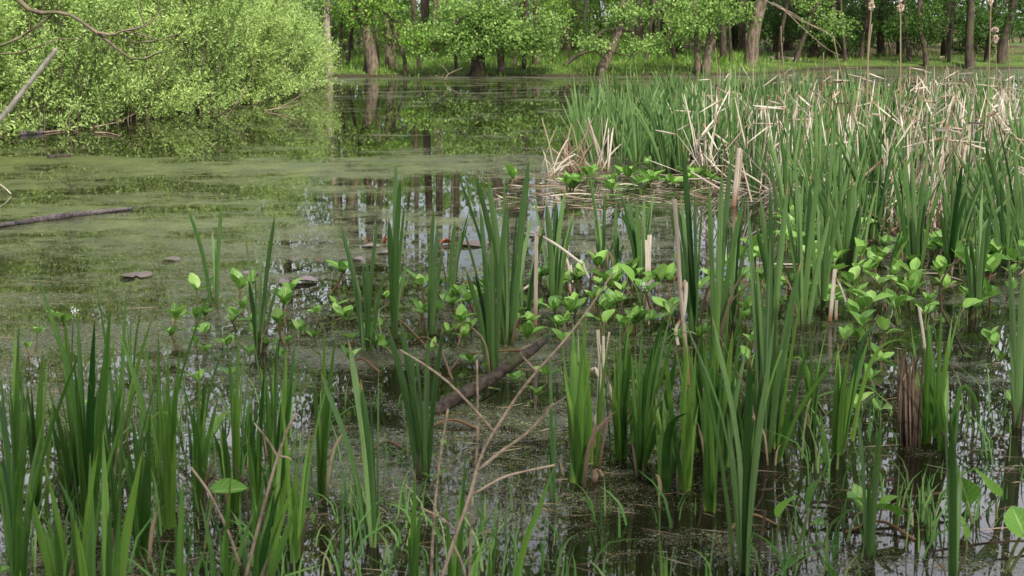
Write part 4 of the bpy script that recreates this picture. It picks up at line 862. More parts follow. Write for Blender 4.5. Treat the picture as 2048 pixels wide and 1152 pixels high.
near('thin blurred dry stem crossing the heart shaped leaf', [(480, 1130), (455, 1060), (418, 985), (382, 935)], 3.3, [.004, .0028])
near('thick out of focus pale stick at the left picture edge', [(-30, 275), (10, 228), (60, 165), (114, 98)], 2.6, [.0058, .0044], 'twig_grey')

# seed stalks
SS = 'tall seed stalks rising above the stand'
def seedstalk(label, base, path, r, heads):
    b = ground(*base); Y = b[1]; ob = empty('seed_stalk', b); tag(ob, label, 'seed stalk', SS)
    mb = MB(); P = np.array([b - [0, 0, .05]] + [at(x, y, Y) for x, y in path]); tube(mb, P - b, r, 6, 16); link('stalk', mb.mesh('stalk', M['straw']), ob)
    for hx, hy, hw, hh in heads:
        c = at(hx, hy, Y); n = 420
        q = NR.normal(0, 1, (n, 3)); q /= np.linalg.norm(q, axis=1)[:, None]; q *= NR.uniform(.3, 1.0, (n, 1)) ** .5
        q *= np.array([hw, hw, hh]) * Y / F; C = q + c; L = NR.uniform(.012, .03, n)
        link('seed_head', leaf_mesh('seed_head', C, q + NR.normal(0, .004, (n, 3)), L, L * .35, NR.uniform(0, 1, n), M['seed'], b), ob)
seedstalk('tall seed stalk with a knotted fluffy head, leftmost of the tall ones', (1732, 345), [(1732, 250), (1736, 100), (1742, 30), (1744, -14)], [.011, .007], [(1743, 12, 5, 9), (1744, -6, 4, 8)])
seedstalk('straightest tall seed stalk with a double fluffy head', (1800, 350), [(1800, 250), (1801, 120), (1801, 30), (1801, -16)], [.010, .006], [(1801, 15, 6, 8), (1800, -4, 5, 9)])
seedstalk('tall seed stalk whose head leaves the top edge at right', (1972, 340), [(1974, 220), (1979, 110), (1981, 30), (1982, -14)], [.010, .006], [(1981, 0, 5, 11)])
seedstalk('shorter seed stalk with a split pale head, at right', (1986, 330), [(1990, 220), (1992, 120), (1990, 70)], [.008, .005], [(1990, 60, 6, 5), (1991, 78, 5, 8)])
for i, (b, p, lb) in enumerate([((1720, 340), [(1700, 220), (1678, 130), (1667, 72)], 'headless seed stalk leaning left of the leftmost tall one'), ((1735, 330), [(1735, 200), (1737, 110), (1744, 48)], 'headless stalk close against the leftmost tall seed stalk'),
        ((1575, 300), [(1570, 180), (1563, 90), (1562, 52)], 'thin dark headless stalk left of the stand middle'), ((2018, 330), [(2018, 200), (2017, 80)], 'headless stalk near the right picture edge'), ((1437, 300), [(1437, 200), (1431, 95)], 'thin headless stalk at the left back of the stand'),
        ((1558, 280), [(1558, 180), (1558, 105)], 'short pale headless stalk at the back of the stand'), ((1646, 300), [(1645, 200), (1647, 105)], 'straight pale headless stalk mid back of the stand')]):
    seedstalk(lb, b, p, [.010, .005], [])

# ------------------------------------------------------------------ lily pads
def pad(label, px, py, rpx, m='pad', group='lily pads on the open water', tilt=0.0):
    c = ground(px, py); R = rpx * c[1] / F; mb = MB(); n = 22; notch = RNG.uniform(0, 6.28)
    V = [(0, 0, .003)]; U = [(0, .5, .5)]
    for ring, rr_ in ((1, .55), (2, 1.0)):
        for i in range(n):
            a = notch + .22 + (6.28 - .44) * i / (n - 1); k = R * rr_ * (1 + .05 * math.sin(3 * a + px))
            V.append((k * math.cos(a), k * math.sin(a), .004 + (.006 + .012 * tilt) * ring * (.5 + .5 * math.sin(2 * a + py)))); U.append((rr_, i / n, RNG.random()))
    Fc = [(0, 1 + i, 2 + i) for i in range(n - 1)] + [(1 + i, 1 + n + i, 2 + n + i, 2 + i) for i in range(n - 1)]
    mb.add(V, Fc, U)
    return tag(link('lily_pad', mb.mesh('lily_pad', M[m]), loc=c + [0, 0, .004]), label, 'lily pad', group)
for px, py, r, m, lb, tl in [(272, 553, 32, 'pad', 'largest dull purple lily pad at left, below the clear reflection window', 0), (342, 521, 18, 'pad', 'purple lily pad behind the largest left one', 0), (582, 568, 22, 'pad', 'purple lily pad, left of two touching ones in the middle', .2), (612, 564, 24, 'pad', 'purple lily pad, right of two touching ones in the middle', .2),
     (503, 550, 18, 'pad', 'purple lily pad left of the touching pair', 0), (585, 522, 12, 'pad', 'small purple lily pad behind the touching pair', 0), (641, 523, 9, 'pad_red', 'rust red curled lily leaf behind the touching pair', .8), (742, 495, 18, 'pad', 'purple lily pad under a red curled leaf, left of the tall narrow cattail', 0), (735, 486, 6, 'pad_red', 'small red curled leaf resting on a purple pad', 1.0),
     (714, 521, 13, 'pad', 'small pinkish lily pad left of the tall narrow cattail', 0), (776, 508, 22, 'pad', 'purple lily pad behind the tall narrow cattail', 0), (892, 488, 12, 'pad_red', 'rust red curled lily leaf behind the broad blunt cattail blade', .8), (945, 490, 34, 'pad', 'largest pale purple lily pad behind the big cattail fan', 0), (1003, 486, 20, 'pad', 'purple lily pad right of the largest pale one', 0), (770, 488, 5, 'pad_red', 'small rust red leaf at the water behind the tall narrow cattail', 1.5), (1060, 470, 14, 'pad', 'small lily pad left behind the broken tan reed', 0)]:
    pad(lb, px, py, r, m, tilt=tl)

# ------------------------------------------------------------------ arum and bogbean plants
def arum_leaf_mesh(kind, i):
    rr_ = random.Random(50 + i); nu, nv = 9, 6; mb = MB(); V, U, Fc = [], [], []
    cup = rr_.uniform(.25, .7); bend = rr_.uniform(-.55, .25)
    for a in range(nu):
        u = a / (nu - 1)
        wd = (.38 * (math.sin(math.pi * min(1, u * .96 + .03)) ** .75) * (1.25 - .55 * u)) if kind == 'heart' else .30 * math.sin(math.pi * min(1, u * .95 + .03)) ** .8
        for b in range(nv + 1):
            v = b / nv; s = (v - .5) * 2; x = s * wd; back = .16 * abs(s) ** 1.2 * (1 - u) ** 2 if kind == 'heart' else 0
            y = u - back; z = cup * abs(x) ** 1.3 * 1.1 + bend * u * u * .45 + .02 * math.sin(7 * u + 3 * s + i)
            V.append((x, y, z)); U.append((u, v, .5))
    for a in range(nu - 1):
        for b in range(nv): Fc.append((a * (nv + 1) + b, a * (nv + 1) + b + 1, (a + 1) * (nv + 1) + b + 1, (a + 1) * (nv + 1) + b))
    mb.add(V, Fc, U); return mb.mesh('leaf', M['arum'])
HEART = [arum_leaf_mesh('heart', i) for i in range(5)]; OVAL = [arum_leaf_mesh('oval', i + 9) for i in range(5)]
def leaf_at(root, o, p, azim, elev, roll, L, meshes):
    ob = link('leaf', RNG.choice(meshes), root)
    y = np.array([math.sin(azim) * math.cos(elev), math.cos(azim) * math.cos(elev), math.sin(elev)]); q = Vector(y).to_track_quat('Y', 'Z')
    ob.rotation_mode = 'QUATERNION'; from mathutils import Quaternion
    ob.rotation_quaternion = q @ Quaternion((0, 1, 0), roll); ob.location = p - o; ob.scale = (L * RNG.uniform(.85, 1.1), L, L); return ob
def arum(px, py, hpx, nl, lpx, kind='oval', elev=(.35, 1.1), base=None, label=None, red=True, azim=None, roll=None, group='arum and bogbean plants'):
    """a plant whose leaf rosette sits hpx above its foot at (px, py)"""
    o = ground(px, py); Y = o[1]; root = tag(empty('arum_plant' if kind == 'heart' else 'bogbean_plant', o), label, 'marsh plant', group)
    top = o + np.array([RNG.uniform(-.4, .4) * hpx * Y / F, RNG.uniform(-.05, .05), hpx * (Y + .1) / F]); mb = MB(); r = max(.0022, .0035 * lpx / 36 * Y / 8)
    if kind == 'heart':
        a0 = RNG.uniform(0, 6.28)
        for i in range(nl):
            a = a0 + i * 6.28 / nl + RNG.uniform(-.4, .4); hh = RNG.uniform(.7, 1.1); e = o + (top - o) * hh + np.array([math.sin(a) * .5, math.cos(a) * .35, 0]) * lpx * Y / F * (.5 if nl > 1 else .05)
            tube(mb, np.array([o - [0, 0, .05], (o + e) / 2 + np.array([RNG.uniform(-.01, .01), 0, .01]), e]) - o, [r * 1.2, r], 6, 8)
            leaf_at(root, o, e, azim if azim is not None else a if nl > 1 else RNG.uniform(1.2, 2.2) * RNG.choice((-1, 1)), RNG.uniform(*elev), roll if roll is not None else RNG.uniform(-.4, .4), lpx * Y / F * RNG.uniform(.8, 1.15), HEART)
        m = 'stalk'
    else:
        s = RNG.choice((-1, 1)); b0 = o + np.array([s * hpx * .5 * Y / F, RNG.uniform(-.1, .1), -.04])
        tube(mb, np.array([b0, (b0 + top) / 2 - np.array([s * .01, 0, .01]), top]) - o, [r * 1.5, r], 6, 9)
        a0 = RNG.uniform(0, 6.28)
        for i in range(nl):
            a = a0 + i * 2.4 + RNG.uniform(-.3, .3); inner = i >= nl * .6
            leaf_at(root, o, top - np.array([0, 0, .004 * i]), a, RNG.uniform(.9, 1.35) if inner else RNG.uniform(*elev), RNG.uniform(-.3, .3), lpx * Y / F * RNG.uniform(.75, 1.1) * (.75 if inner else 1), OVAL)
        m = 'stem_red' if red else 'stalk'
    link('stem', mb.mesh('stem', M[m]), root)
    return root
AR = []
def A(px, py, h, n, L, kind='oval', look=None, **kw):
    ob = arum(px, py, h, n, L, kind, **kw)
    AR.append((ob, look or (f"{'broad leaved' if kind == 'heart' else 'small' if L < 30 else 'bright green'} {'arum' if kind == 'heart' else 'bogbean'} with {['', 'one leaf', 'two leaves', 'three leaves', 'four leaves', 'five leaves', 'six leaves', 'seven leaves'][n]}"), (px, py - h * .6)))
for (px, py, h, n, L) in [(338, 668, 32, 6, 40), (352, 700, 34, 4, 36), (78, 700, 36, 3, 30), (62, 720, 30, 3, 24), (132, 668, 30, 4, 46), (402, 612, 32, 4, 36), (424, 600, 26, 3, 34), (470, 606, 30, 5, 44), (500, 600, 30, 3, 38), (395, 660, 24, 4, 34), (418, 655, 26, 4, 32),
      (470, 668, 26, 6, 34), (486, 640, 24, 4, 30), (562, 650, 40, 5, 44), (556, 676, 34, 4, 38), (598, 606, 36, 5, 34), (634, 650, 24, 4, 26), (672, 582, 42, 6, 46), (400, 700, 14, 3, 26), (440, 702, 16, 3, 22), (458, 704, 16, 3, 36), (392, 775, 16, 3, 40), (460, 762, 18, 3, 34),
      (710, 690, 18, 3, 34), (706, 740, 22, 3, 34), (760, 680, 24, 3, 24), (768, 705, 18, 4, 26), (842, 610, 44, 4, 50), (830, 660, 36, 5, 44), (868, 648, 28, 5, 40), (806, 600, 20, 3, 30), (912, 650, 40, 6, 38), (930, 690, 46, 4, 40), (950, 640, 40, 6, 40), (880, 590, 24, 4, 30),
      (926, 620, 30, 4, 40), (994, 610, 40, 4, 40), (945, 672, 20, 4, 32), (1058, 696, 22, 7, 44), (950, 742, 26, 4, 34), (970, 750, 14, 3, 24), (1030, 778, 18, 4, 36), (868, 708, 14, 4, 26), (1088, 600, 40, 4, 42), (1112, 640, 24, 5, 44), (1128, 646, 26, 6, 46), (1150, 640, 16, 4, 36),
      (1168, 590, 36, 6, 42), (1186, 560, 30, 5, 38), (1212, 600, 40, 6, 42), (1208, 648, 24, 5, 40), (1232, 590, 30, 5, 40), (1258, 572, 30, 5, 40), (1224, 632, 24, 5, 36), (1296, 620, 40, 6, 44), (1330, 606, 46, 6, 46), (1306, 660, 22, 5, 40), (1270, 668, 26, 6, 44), (1250, 678, 24, 5, 42),
      (1350, 560, 30, 4, 36), (1340, 640, 24, 5, 42), (1388, 600, 28, 4, 36), (1420, 590, 34, 5, 40), (1446, 560, 28, 5, 38), (1470, 600, 36, 5, 44), (1492, 560, 34, 5, 40), (1482, 640, 30, 4, 38), (1510, 700, 20, 4, 34), (1500, 740, 20, 4, 36), (1470, 540, 26, 4, 34), (1526, 580, 26, 4, 38), (1576, 600, 30, 4, 40),
      (1040, 640, 20, 4, 30), (890, 890, 10, 3, 20), (866, 962, 8, 2, 34), (1232, 922, 14, 2, 34), (1096, 768, 18, 4, 32), (1080, 800, 16, 4, 30), (1022, 372, 16, 4, 34), (1710, 760, 6, 3, 20), (1986, 620, 26, 5, 44), (1948, 640, 26, 4, 44), (1940, 560, 26, 5, 46), (1968, 566, 24, 5, 42), (1888, 600, 22, 4, 40), (1975, 700, 24, 4, 40), (1716, 690, 16, 5, 46), (1690, 700, 22, 4, 36), (1745, 775, 14, 4, 36), (1760, 740, 20, 4, 40)]:
    A(px, py, h, n, L)
for i in range(112):
    px, py = (RNG.uniform(890, 1570), RNG.uniform(560, 700)) if i < 50 else (RNG.uniform(1500, 2040), RNG.uniform(545, 650)) if i < 92 else (RNG.uniform(370, 820), RNG.uniform(600, 740))
    A(px, py, RNG.uniform(12, 34), RNG.randint(3, 6), RNG.uniform(24, 37))
for (px, py, h, n, L) in [(1622, 640, 70, 3, 52), (1650, 590, 50, 3, 46), (1700, 606, 60, 4, 56), (1722, 650, 62, 4, 66), (1708, 660, 40, 3, 64), (1742, 700, 70, 3, 62), (1770, 600, 50, 4, 60), (1808, 600, 66, 4, 66), (1826, 620, 60, 4, 64), (1800, 650, 50, 4, 60), (1850, 660, 50, 3, 64), (1772, 690, 40, 3, 56), (1916, 660, 56, 1, 52), (1936, 650, 60, 1, 58),
      (1726, 580, 44, 4, 52), (1680, 570, 36, 4, 46), (1578, 640, 40, 3, 46), (1550, 600, 40, 3, 44), (1285, 606, 50, 2, 74), (1210, 674, 46, 2, 70), (1980, 740, 36, 2, 40), (1995, 720, 40, 2, 42), (1716, 860, 56, 3, 60), (1760, 850, 60, 2, 56), (2034, 830, 40, 2, 50), (575, 745, 44, 2, 56), (640, 730, 26, 1, 34)]:
    A(px, py, h * .9, n, L * .56, 'heart')
for (px, py, h, n, L, lk, kw) in [(404, 1096, 116, 1, 92, 'very large pale heart shaped leaf tilted flat on a curled stalk', dict(elev=(.05, .06), azim=1.7, roll=.38)), (1552, 1088, 82, 1, 62, 'single upright heart leaf on a long stalk, lower right', dict(elev=(.9, 1.1))), (1580, 1142, 140, 1, 86, 'single narrow rolled upright leaf on the longest stalk', dict(elev=(1.3, 1.45))),
      (1744, 1064, 52, 3, 66, 'three leaved arum between the two blades of the V shaped cattail', {}), (1786, 1062, 44, 1, 70, 'single leaf pointing right beside the V shaped cattail', dict(elev=(.4, .6))), (1622, 1050, 4, 1, 28, 'small round leaf floating, left of a pair', dict(elev=(.2, .4))), (1652, 1056, 6, 1, 34, 'small leaf lying on the water, right of a pair', dict(elev=(.1, .3))),
      (1952, 1050, 54, 1, 72, 'upright pointed leaf on a stalk near the lower right corner', dict(elev=(1.2, 1.4))), (1994, 1038, 60, 1, 72, 'bright leaf with an upswept point near the right edge', dict(elev=(.7, .9))), (2004, 1140, 86, 2, 92, 'big cupped arum leaf at the lower right corner', dict(elev=(.5, .8))), (1928, 1120, 60, 1, 58, 'narrow leaf left of the big cupped one', dict(elev=(1.2, 1.4))), (1664, 1160, 14, 1, 64, 'dark leaf tip rising from the bottom edge', dict(elev=(.9, 1.1))),
      (430, 880, 10, 1, 60, 'pale blurred leaf half hidden by the bright iris column', dict(elev=(1.1, 1.3))), (206, 830, 14, 1, 40, 'small leaf glimpsed between the left irises', dict(elev=(.5, .7))), (-4, 1160, 18, 1, 60, 'pale leaf cut by the lower left corner', dict(elev=(.5, .7))), (375, 1150, 10, 1, 50, 'yellow leaf low behind the blurred irises', dict(elev=(.3, .5)))]:
    ob = arum(px, py, h, n, L, 'heart', red=False, label=lk, **kw)
# arums filling the foot of the stand and the litter edge
for i in range(84):
    if i < 66: px, py = RNG.uniform(1500, 2060), RNG.uniform(432, 552)
    else: px, py = RNG.uniform(1130, 1470), RNG.uniform(352, 392)
    A(px, py, RNG.uniform(14, 40) * (py - 30) / 450, RNG.randint(3, 6), RNG.uniform(28, 44) * (py - 30) / 480, 'heart' if RNG.random() < .6 else 'oval')
MARKS = [('long dark floating log', 130, 440), ('largest left purple lily pad', 272, 553), ('touching pair of purple lily pads', 597, 566), ('leftmost three bladed cattail', 430, 560), ('cattail with the wide V', 516, 620), ('tallest arching left iris', 150, 760), ('folded blade iris', 320, 800), ('tall narrow upright cattail', 788, 560), ('broad blunt cattail blade', 866, 560),
         ('largest cattail fan', 1018, 560), ('broken tan reed', 1072, 560), ('mossy leaning branch', 985, 752), ('five bladed cattail fan', 1280, 500), ('long tan stalk', 1362, 600), ('grey tan reed bundle', 1204, 720), ('pale broken reed', 1474, 370), ('tallest broad bladed cattail', 1545, 600), ('cut tan stub', 1666, 590), ('widest cattail fan', 1833, 460),
         ('curved black twig', 1890, 620), ('dark brown reed tuft', 1818, 780), ('leaning cattail at the stand edge', 1790, 500), ('left end iris of the patch', 1155, 850), ('wide ribbed iris', 1690, 790), ('right edge cattail', 2030, 700), ('foreground four bladed cattail', 735, 880)]
label_all(AR, MARKS)

# white bogbean blossoms
for px, py, lb in [(150, 622, 'tiny white blossom cluster above the left irises'), (1288, 572, 'tiny white blossom cluster beside the long tan stalk')]:
    c = ground(px, py + 60); c = at(px, py, c[1]); q = NR.normal(0, .008, (70, 3)) * [1, 1, 1.4]; ob = tag(empty('blossom', c), lb, 'flower', 'white blossoms')
    mb = MB(); tube(mb, [[0, 0, 0], [.01, 0, -.06], [0, 0, -c[2] - .02]], [.003, .004], 5, 8); link('stem', mb.mesh('stem', M['stalk']), ob)
    if 'wb' not in M: M['wb'] = leaf_mat('blossom', [(0, (.55, .5, .5)), (1, (.8, .78, .76))], trans=.2)
    link('petals', leaf_mesh('petals', q, NR.normal(0, 1, (70, 3)), np.full(70, .009), np.full(70, .004), NR.uniform(0, 1, 70), M['wb']), ob)

# more irises between the ones above
IR = []
for i in range(30):
    if i < 10: px, py = RNG.uniform(-10, 690), RNG.uniform(860, 1080)
    elif i < 18: px, py = RNG.uniform(-10, 640), RNG.uniform(1100, 1240)
    else: px, py = RNG.uniform(1130, 1580), RNG.uniform(850, 985)
    Y = ground(px, py)[1]; h = RNG.uniform(.30, .62) * F / Y * .97; n = RNG.randint(3, 6); sp = RNG.uniform(.10, .22) * h
    tips = [(px + (j / max(n - 1, 1) - .5) * 2 * sp + RNG.uniform(-10, 10) + .05 * h, py - h * RNG.uniform(.6, 1.0), RNG.uniform(.016, .026) * F / Y) for j in range(n)]
    if RNG.random() < .3: x, y, w_ = tips[-1]; tips[-1] = [((px + x) / 2, py - h * .5), (x + 6, py - h * .92), (x + 22, py - h * .97), (x + 46, py - h * .84, w_ * .7)]
    ob = strap_plant('iris_plant', None, 'iris', 'smaller irises between the large ones', (px, py), tips, 'iris' if RNG.random() < .6 else 'iris_deep', .024 * F / Y)
    IR.append((ob, f"{'low' if h * Y / F < .42 else 'medium'} green iris", (px, py - h * .6)))
label_all(IR, [('tallest arching left iris', 110, 700), ('left edge blue green iris', 30, 850), ('folded blade iris', 320, 800), ('big heart shaped leaf', 440, 975), ('bright column iris', 470, 800), ('foreground four bladed cattail', 735, 900), ('stiff bright iris group', 560, 820), ('lower left corner iris', 20, 1110), ('blurred tall left iris', 215, 1000), ('blurred iris below the folded blade', 365, 1060),
    ('left end iris of the patch', 1155, 850), ('front iris of the dense patch', 1420, 900), ('large crossing foreground cattail', 1480, 950), ('tallest broad bladed cattail', 1545, 800), ('red tipped dry stem', 555, 950)])
CRS = []
for pts in [[(800, 722, 0), (768, 700, .03), (758, 668, .10), (772, 642, .08)], [(905, 760, 0), (880, 720, .05), (850, 700, .06), (820, 690, 0)], [(850, 690, 0), (800, 665, .06), (770, 650, .04)], [(760, 745, 0), (720, 735, .04), (690, 745, .0)], [(860, 610, .0), (880, 640, .05), (900, 655, .0)], [(1050, 700, 0), (1000, 715, .03), (930, 720, .02), (900, 742, 0)], [(960, 860, 0), (905, 850, .02), (850, 858, 0)],
            [(570, 690, 0), (545, 650, .06), (520, 640, .08)], [(1215, 560, 0), (1245, 590, .05), (1270, 600, 0)], [(820, 905, 0), (770, 900, .03), (720, 925, 0)], [(1000, 780, 0), (960, 790, .03), (930, 800, 0)], [(1650, 830, 0), (1620, 850, .10), (1604, 880, 0)], [(940, 560, 0), (925, 590, .05), (940, 620, 0)], [(700, 640, 0), (722, 660, .05), (745, 700, 0)], [(1460, 1060, 0), (1500, 1048, .03), (1560, 1052, 0)], [(1830, 1080, 0), (1760, 1055, .02), (1690, 1065, 0)]]:
    W = np.array([ground(x, y) + [0, 0, h] for x, y, h in pts]); o = W[0].copy(); mb = MB(); tube(mb, W - o, [.006, .004], 6, 14)
    CRS.append((tag(link('creeping_stem', mb.mesh('creeping_stem', M[RNG.choice(('stem_red', 'stem_red', 'stalk'))]), loc=o), None, 'creeping stem', 'creeping stems on the water'), 'curved creeping stem', pts[1][:2]))
label_all(CRS, MARKS)

# ------------------------------------------------------------------ the stand of cattails on the right
LEFT = np.array([(240, 1190), (260, 1170), (300, 1130), (330, 1120), (345, 1330), (370, 1480), (430, 1530), (500, 1600), (545, 1690)], float)
def in_stand(px, py): return py > 240 and py < 545 and px > np.interp(py, LEFT[:, 0], LEFT[:, 1])
BACK = lambda px: np.interp(px, [1150, 1300, 1450, 2060], [262, 250, 236, 226])
def stand_points(n, dead=False, minpx=0):
    out = []; tries = 0
    while len(out) < n and tries < 60000:
        tries += 1
        Y = RNG.uniform(8.2, 22); X = RNG.uniform(.5, 8.8); px, py = pix((X, Y, 0))
        if px > 2075 or not in_stand(px, py) or py < BACK(px): continue
        if dead and (px < 1290 or py > 490 or RNG.random() > (.06 + .8 * (px - 1290) / 760) * (.06 + .94 * (math.sin(px * .023) * math.sin(py * .06 + 1) > .05))): continue
        if not dead and py < 300 and RNG.random() < .25: continue
        if all((X - a) ** 2 + (Y - b) ** 2 > .012 for a, b, *_ in out): out.append((X, Y, px, py))
    return out
def shoot(mb, X, Y, h, n, wide, o):
    a0 = RNG.uniform(-.8, .8); lean = RNG.gauss(0, .15)
    for i in range(n):
        s = (i / max(n - 1, 1) - .5) * 2; hh = h * (1 - .28 * abs(s)) * RNG.uniform(.82, 1.08); sp = s * RNG.uniform(.10, .30) * h + lean * h
        dx, dy = math.cos(a0), math.sin(a0)
        b = np.array([X + s * .018 * dx, Y + s * .018 * dy, -.05]); e = np.array([X + sp * dx, Y + sp * dy + RNG.gauss(0, .03), hh]); k = b * .5 + e * .5; k[0] = b[0] + (e[0] - b[0]) * .36; k[1] = b[1] + (e[1] - b[1]) * .36
        blade(mb, np.array([b, k, e]) - o, wide * RNG.uniform(.8, 1.2), RNG.gauss(0, .7), RNG.random(), 7, fold=.28, taper=.78, twist=RNG.uniform(-.7, .7))
CS = []; pts = stand_points(520)
pts.sort(key=lambda p: p[1])
for i, (X, Y, px, py) in enumerate(pts[:262]):
    h = RNG.uniform(.48, .98) * (1.0 if px > 1320 else .92); n = RNG.randint(4, 8); o = np.array([X, Y, 0.]); mb = MB(); shoot(mb, X, Y, h, n, RNG.uniform(.015, .024), o)
    ob = tag(link('cattail_shoot', mb.mesh('cattail_shoot', M['cattail' if RNG.random() < .4 else 'cattail_dark']), loc=o), None, 'cattail', 'cattail shoots in the dense stand')
    CS.append((ob, f"{'tall' if h > .82 else 'short' if h < .68 else 'green'} cattail shoot with {['', '', '', '', 'four', 'five', 'six', 'seven', 'eight'][n]} blades", (px, py - h * .5 * F / Y)))
mb = MB()
for X, Y, px, py in pts[262:480]: shoot(mb, X, Y, RNG.uniform(.62, .95), RNG.randint(4, 7), RNG.uniform(.018, .027), np.zeros(3))
for i in range(230):                                    # the stand goes on beyond the right edge of the picture
    Y = RNG.uniform(9, 21); X = (1024 + RNG.uniform(1090, 1800) - 1024) * Y / F; shoot(mb, X, Y, RNG.uniform(.5, .95), RNG.randint(4, 7), RNG.uniform(.018, .026), np.zeros(3))
tag(link('distant_cattails', mb.mesh('distant_cattails', M['cattail'])), 'dense far rows of green cattail leaves at the back of the stand', kind='stuff')
# dead clumps in the stand
DC = []
for X, Y, px, py in stand_points(84, True):
    o = np.array([X, Y, 0.]); mb = MB()
    for j in range(RNG.randint(18, 30)):
        a = RNG.uniform(0, 6.28); h = RNG.uniform(.2, .88) if RNG.random() < .7 else RNG.uniform(.1, .4); l = abs(RNG.gauss(0, .20)); b = np.array([RNG.gauss(0, .10), RNG.gauss(0, .10), -.03])
        d = np.array([math.cos(a), math.sin(a), 0]); k = b + d * l + np.array([0, 0, h]); wb = RNG.uniform(.006, .018); yw = RNG.uniform(-1.2, 1.2); rr_ = RNG.random()
        if RNG.random() < .22: k = b + d * RNG.uniform(.3, .6) + np.array([0, 0, RNG.uniform(.02, .3)])          # fallen across
        blade(mb, np.array([b, (b + k) / 2 + np.array([RNG.gauss(0, .012), 0, 0]), k]), wb, yw, rr_, 6, fold=.4, base=.9, taper=.93, tipw=.5, twist=RNG.uniform(-1, 1))
        if RNG.random() < .6:                        # snapped over, with a sharp kink
            a2 = a + RNG.gauss(0, 1.2); e = k + np.array([math.cos(a2), math.sin(a2), 0]) * RNG.uniform(.08, .30) - [0, 0, RNG.uniform(-.04, .30)]; e[2] = max(e[2], .02)
            blade(mb, np.array([k, (k + e) / 2, e]), wb, yw + .3, rr_, 4, fold=.4, base=1, taper=.8, tipw=.3)
    ob = tag(link('dead_clump', mb.mesh('dead_clump', M['dead' if RNG.random() < .8 else 'dead_brown']), loc=o), None, 'dead reeds', 'clumps of dead reeds in the stand')
    DC.append((ob, 'clump of broken dead reeds', (px, py - .3 * F / Y)))
for px, py, lb, n in [(1100, 352, 'tan dead reed clump standing apart at the left tip of the stand', 12), (1128, 346, 'brown splayed dead reed clump right of the one at the left tip', 12), (1165, 352, 'brown dead clump with a leaf snapped sideways at the front left of the stand', 12), (1200, 340, 'dead reed heap under the front left cattails', 12)]:
    o = ground(px, py); mb = MB()
    for j in range(n):
        a = RNG.gauss(0, 1.0) + (math.pi if RNG.random() < .4 else 0); h = RNG.uniform(.12, .58); l = RNG.uniform(.02, .30); b = np.array([RNG.gauss(0, .05), RNG.gauss(0, .05), -.03]); e = b + [math.cos(a) * l, math.sin(a) * l * .5, h]
        blade(mb, np.array([b, (b + e) / 2 + [0, 0, .04], e]), RNG.uniform(.007, .019), RNG.uniform(-.8, .8), RNG.random(), 8, fold=.4, base=.9, taper=.9, tipw=.4)
    tag(link('dead_clump', mb.mesh('dead_clump', M['dead_brown' if 'brown' in lb else 'dead']), loc=o), lb, 'dead reeds', 'clumps of dead reeds at the stand edge')
SM = [('leftmost tall seed stalk', 1737, 180), ('straightest tall seed stalk', 1800, 200), ('right top edge seed stalk', 1976, 180), ('short split seed stalk', 1990, 240), ('headless stalk leaning left', 1690, 200), ('thin dark headless stalk', 1568, 170), ('left back headless stalk', 1434, 190), ('pale broken reed', 1476, 360), ('left tip dead clump', 1100, 320),
      ('widest front cattail fan', 1833, 430), ('many bladed front cattail', 1604, 430), ('dark front cattail', 1905, 430), ('right picture edge', 2046, 330), ('front edge cattail fan', 1690, 430), ('snapped brown dead clump', 1165, 320), ('double trunked alder', 1404, 150), ('leaning waterside alder', 1215, 150), ('stout leaning tree', 1505, 140), ('litter edge arums', 1330, 360)]
label_all(CS, SM); label_all(DC, SM)

# ------------------------------------------------------------------ floating litter and fine growth
FL = []
for i in range(70):
    if i < 52: px, py = RNG.uniform(1000, 1500), RNG.gauss(378, 24)
    elif i < 62: px, py = RNG.uniform(1500, 2040), RNG.uniform(520, 640)
    else: px, py = RNG.uniform(1500, 2040), RNG.uniform(700, 1130)
    if not 335 < py < 1150: continue
    o = ground(px, py); a = RNG.gauss(0, .5) + (0 if RNG.random() < .5 else math.pi); l = RNG.uniform(.15, .55); mb = MB(); d = np.array([math.cos(a), math.sin(a), 0]); c = np.array([-d[1], d[0], 0]) * RNG.uniform(-.06, .06)
    blade(mb, np.array([[0, 0, .008], d * l * .5 + c + [0, 0, RNG.uniform(.008, .05)], d * l + [0, 0, .006]]), RNG.uniform(.004, .011), RNG.uniform(-.4, .4), RNG.random(), 8, fold=.15, base=.9, taper=.85, tipw=.4)
    green = RNG.random() < .3
    ob = tag(link('floating_reed', mb.mesh('floating_reed', M['cattail' if green else ('dead_dark' if py > 560 else 'dead' if RNG.random() < .45 else 'dead_brown')]), loc=o), None, 'floating reed', 'reed leaves lying on the water')
    FL.append((ob, f"{'green' if green else 'dark brown' if py > 560 else 'dry'} floating reed leaf", (px, py)))
label_all(FL, MARKS + [('snapped brown dead clump', 1165, 350), ('litter edge arums', 1330, 360), ('V shaped foreground cattail', 1742, 1000), ('big cupped arum leaf', 2000, 1050), ('front iris of the dense patch', 1420, 940)])

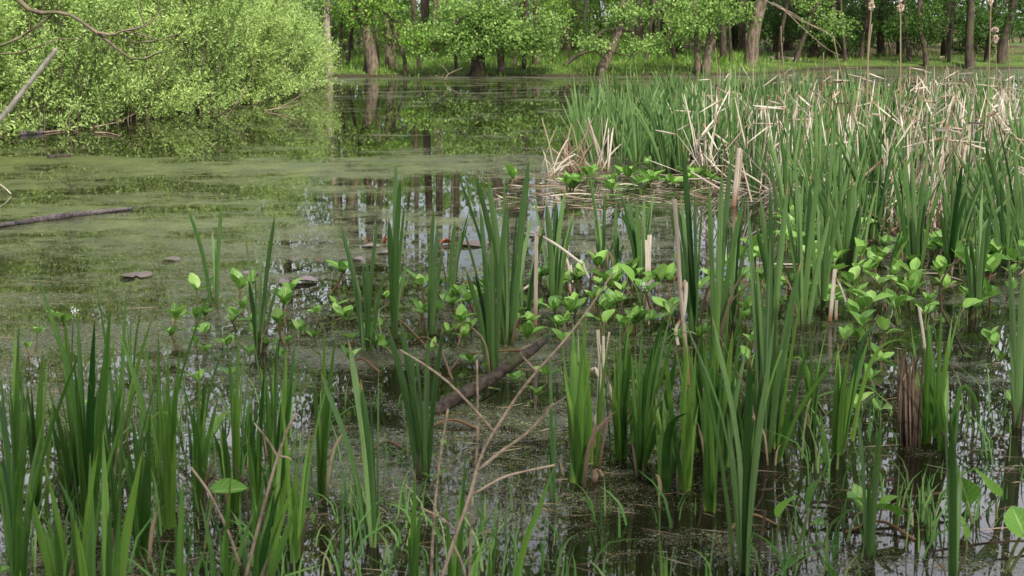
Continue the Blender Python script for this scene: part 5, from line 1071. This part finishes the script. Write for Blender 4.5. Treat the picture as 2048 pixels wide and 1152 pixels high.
def scatter_grass(name, label, n, region, hh, ww, m, lean=.35):
    px = NR.uniform(region[0], region[1], n); py = region[2] + (region[3] - region[2]) * NR.uniform(0, 1, n)
    G = np.array([ground(a, b) for a, b in zip(px, py)]); ok = lumps(G, 2.2, n) > -.35; G = G[ok]; n = len(G)
    mb = MB()
    for g in G:
        h = RNG.uniform(*hh); a = RNG.uniform(0, 6.28); l = abs(RNG.gauss(0, lean)) * h; e = g + [math.cos(a) * l, math.sin(a) * l, h * RNG.uniform(.6, 1)]
        blade(mb, np.array([g - [0, 0, .03], g + (e - g) * [.3, .3, .6], e]), RNG.uniform(*ww), RNG.uniform(-.8, .8), RNG.random(), 5, fold=.1, base=.9, taper=.3)
    return tag(link(name, mb.mesh(name, M[m])), label, kind='stuff')
scatter_grass('shore_grass', 'thin green grass growing along the near shore and in the shallows', 560, (-20, 2070, 1010, 1230), (.06, .22), (.004, .009), 'sedge', .5)
scatter_grass('left_shallow_grass', 'fine grass among the left irises', 320, (-20, 820, 800, 1060), (.05, .18), (.003, .007), 'sedge', .6)
scatter_grass('right_shallow_grass', 'fine grass in the shallows at right', 150, (1600, 2070, 820, 1060), (.05, .22), (.004, .008), 'sedge', .5)
# bits of straw and stems flat on the water
n = 900; px = NR.uniform(0, 2048, n); py = 560 + 620 * NR.uniform(0, 1, n); G = np.array([ground(a, b, .006) for a, b in zip(px, py)]); D = NR.normal(0, 1, (n, 3)) * [1, .6, .03]; L = NR.uniform(.03, .22, n) ** 1.2 * 1.2
tag(link('floating_litter', leaf_mesh('floating_litter', G, D, L, NR.uniform(.0015, .0045, n), NR.uniform(0, 1, n), M['straw'], up=1.0)), 'bits of straw, stems and leaves drifting on the water', kind='stuff')
n = 1300; px = NR.uniform(980, 2060, n); py = np.where(NR.uniform(0, 1, n) < .5, NR.uniform(340, 415, n), NR.uniform(300, 545, n)); k = np.array([(335 < b < 418 and a < 1520) or in_stand(a, b) for a, b in zip(px, py)]); px, py = px[k], py[k]; n = len(px)
G = np.array([ground(a, b, .01) for a, b in zip(px, py)]); D = NR.normal(0, 1, (n, 3)) * [1, .7, .12]
tag(link('reed_litter', leaf_mesh('reed_litter', G, D, NR.uniform(.05, .28, n), NR.uniform(.004, .014, n), NR.uniform(0, 1, n), M['straw_grey'], up=.7)), 'matted dead reed litter at the foot of the stand', kind='stuff')
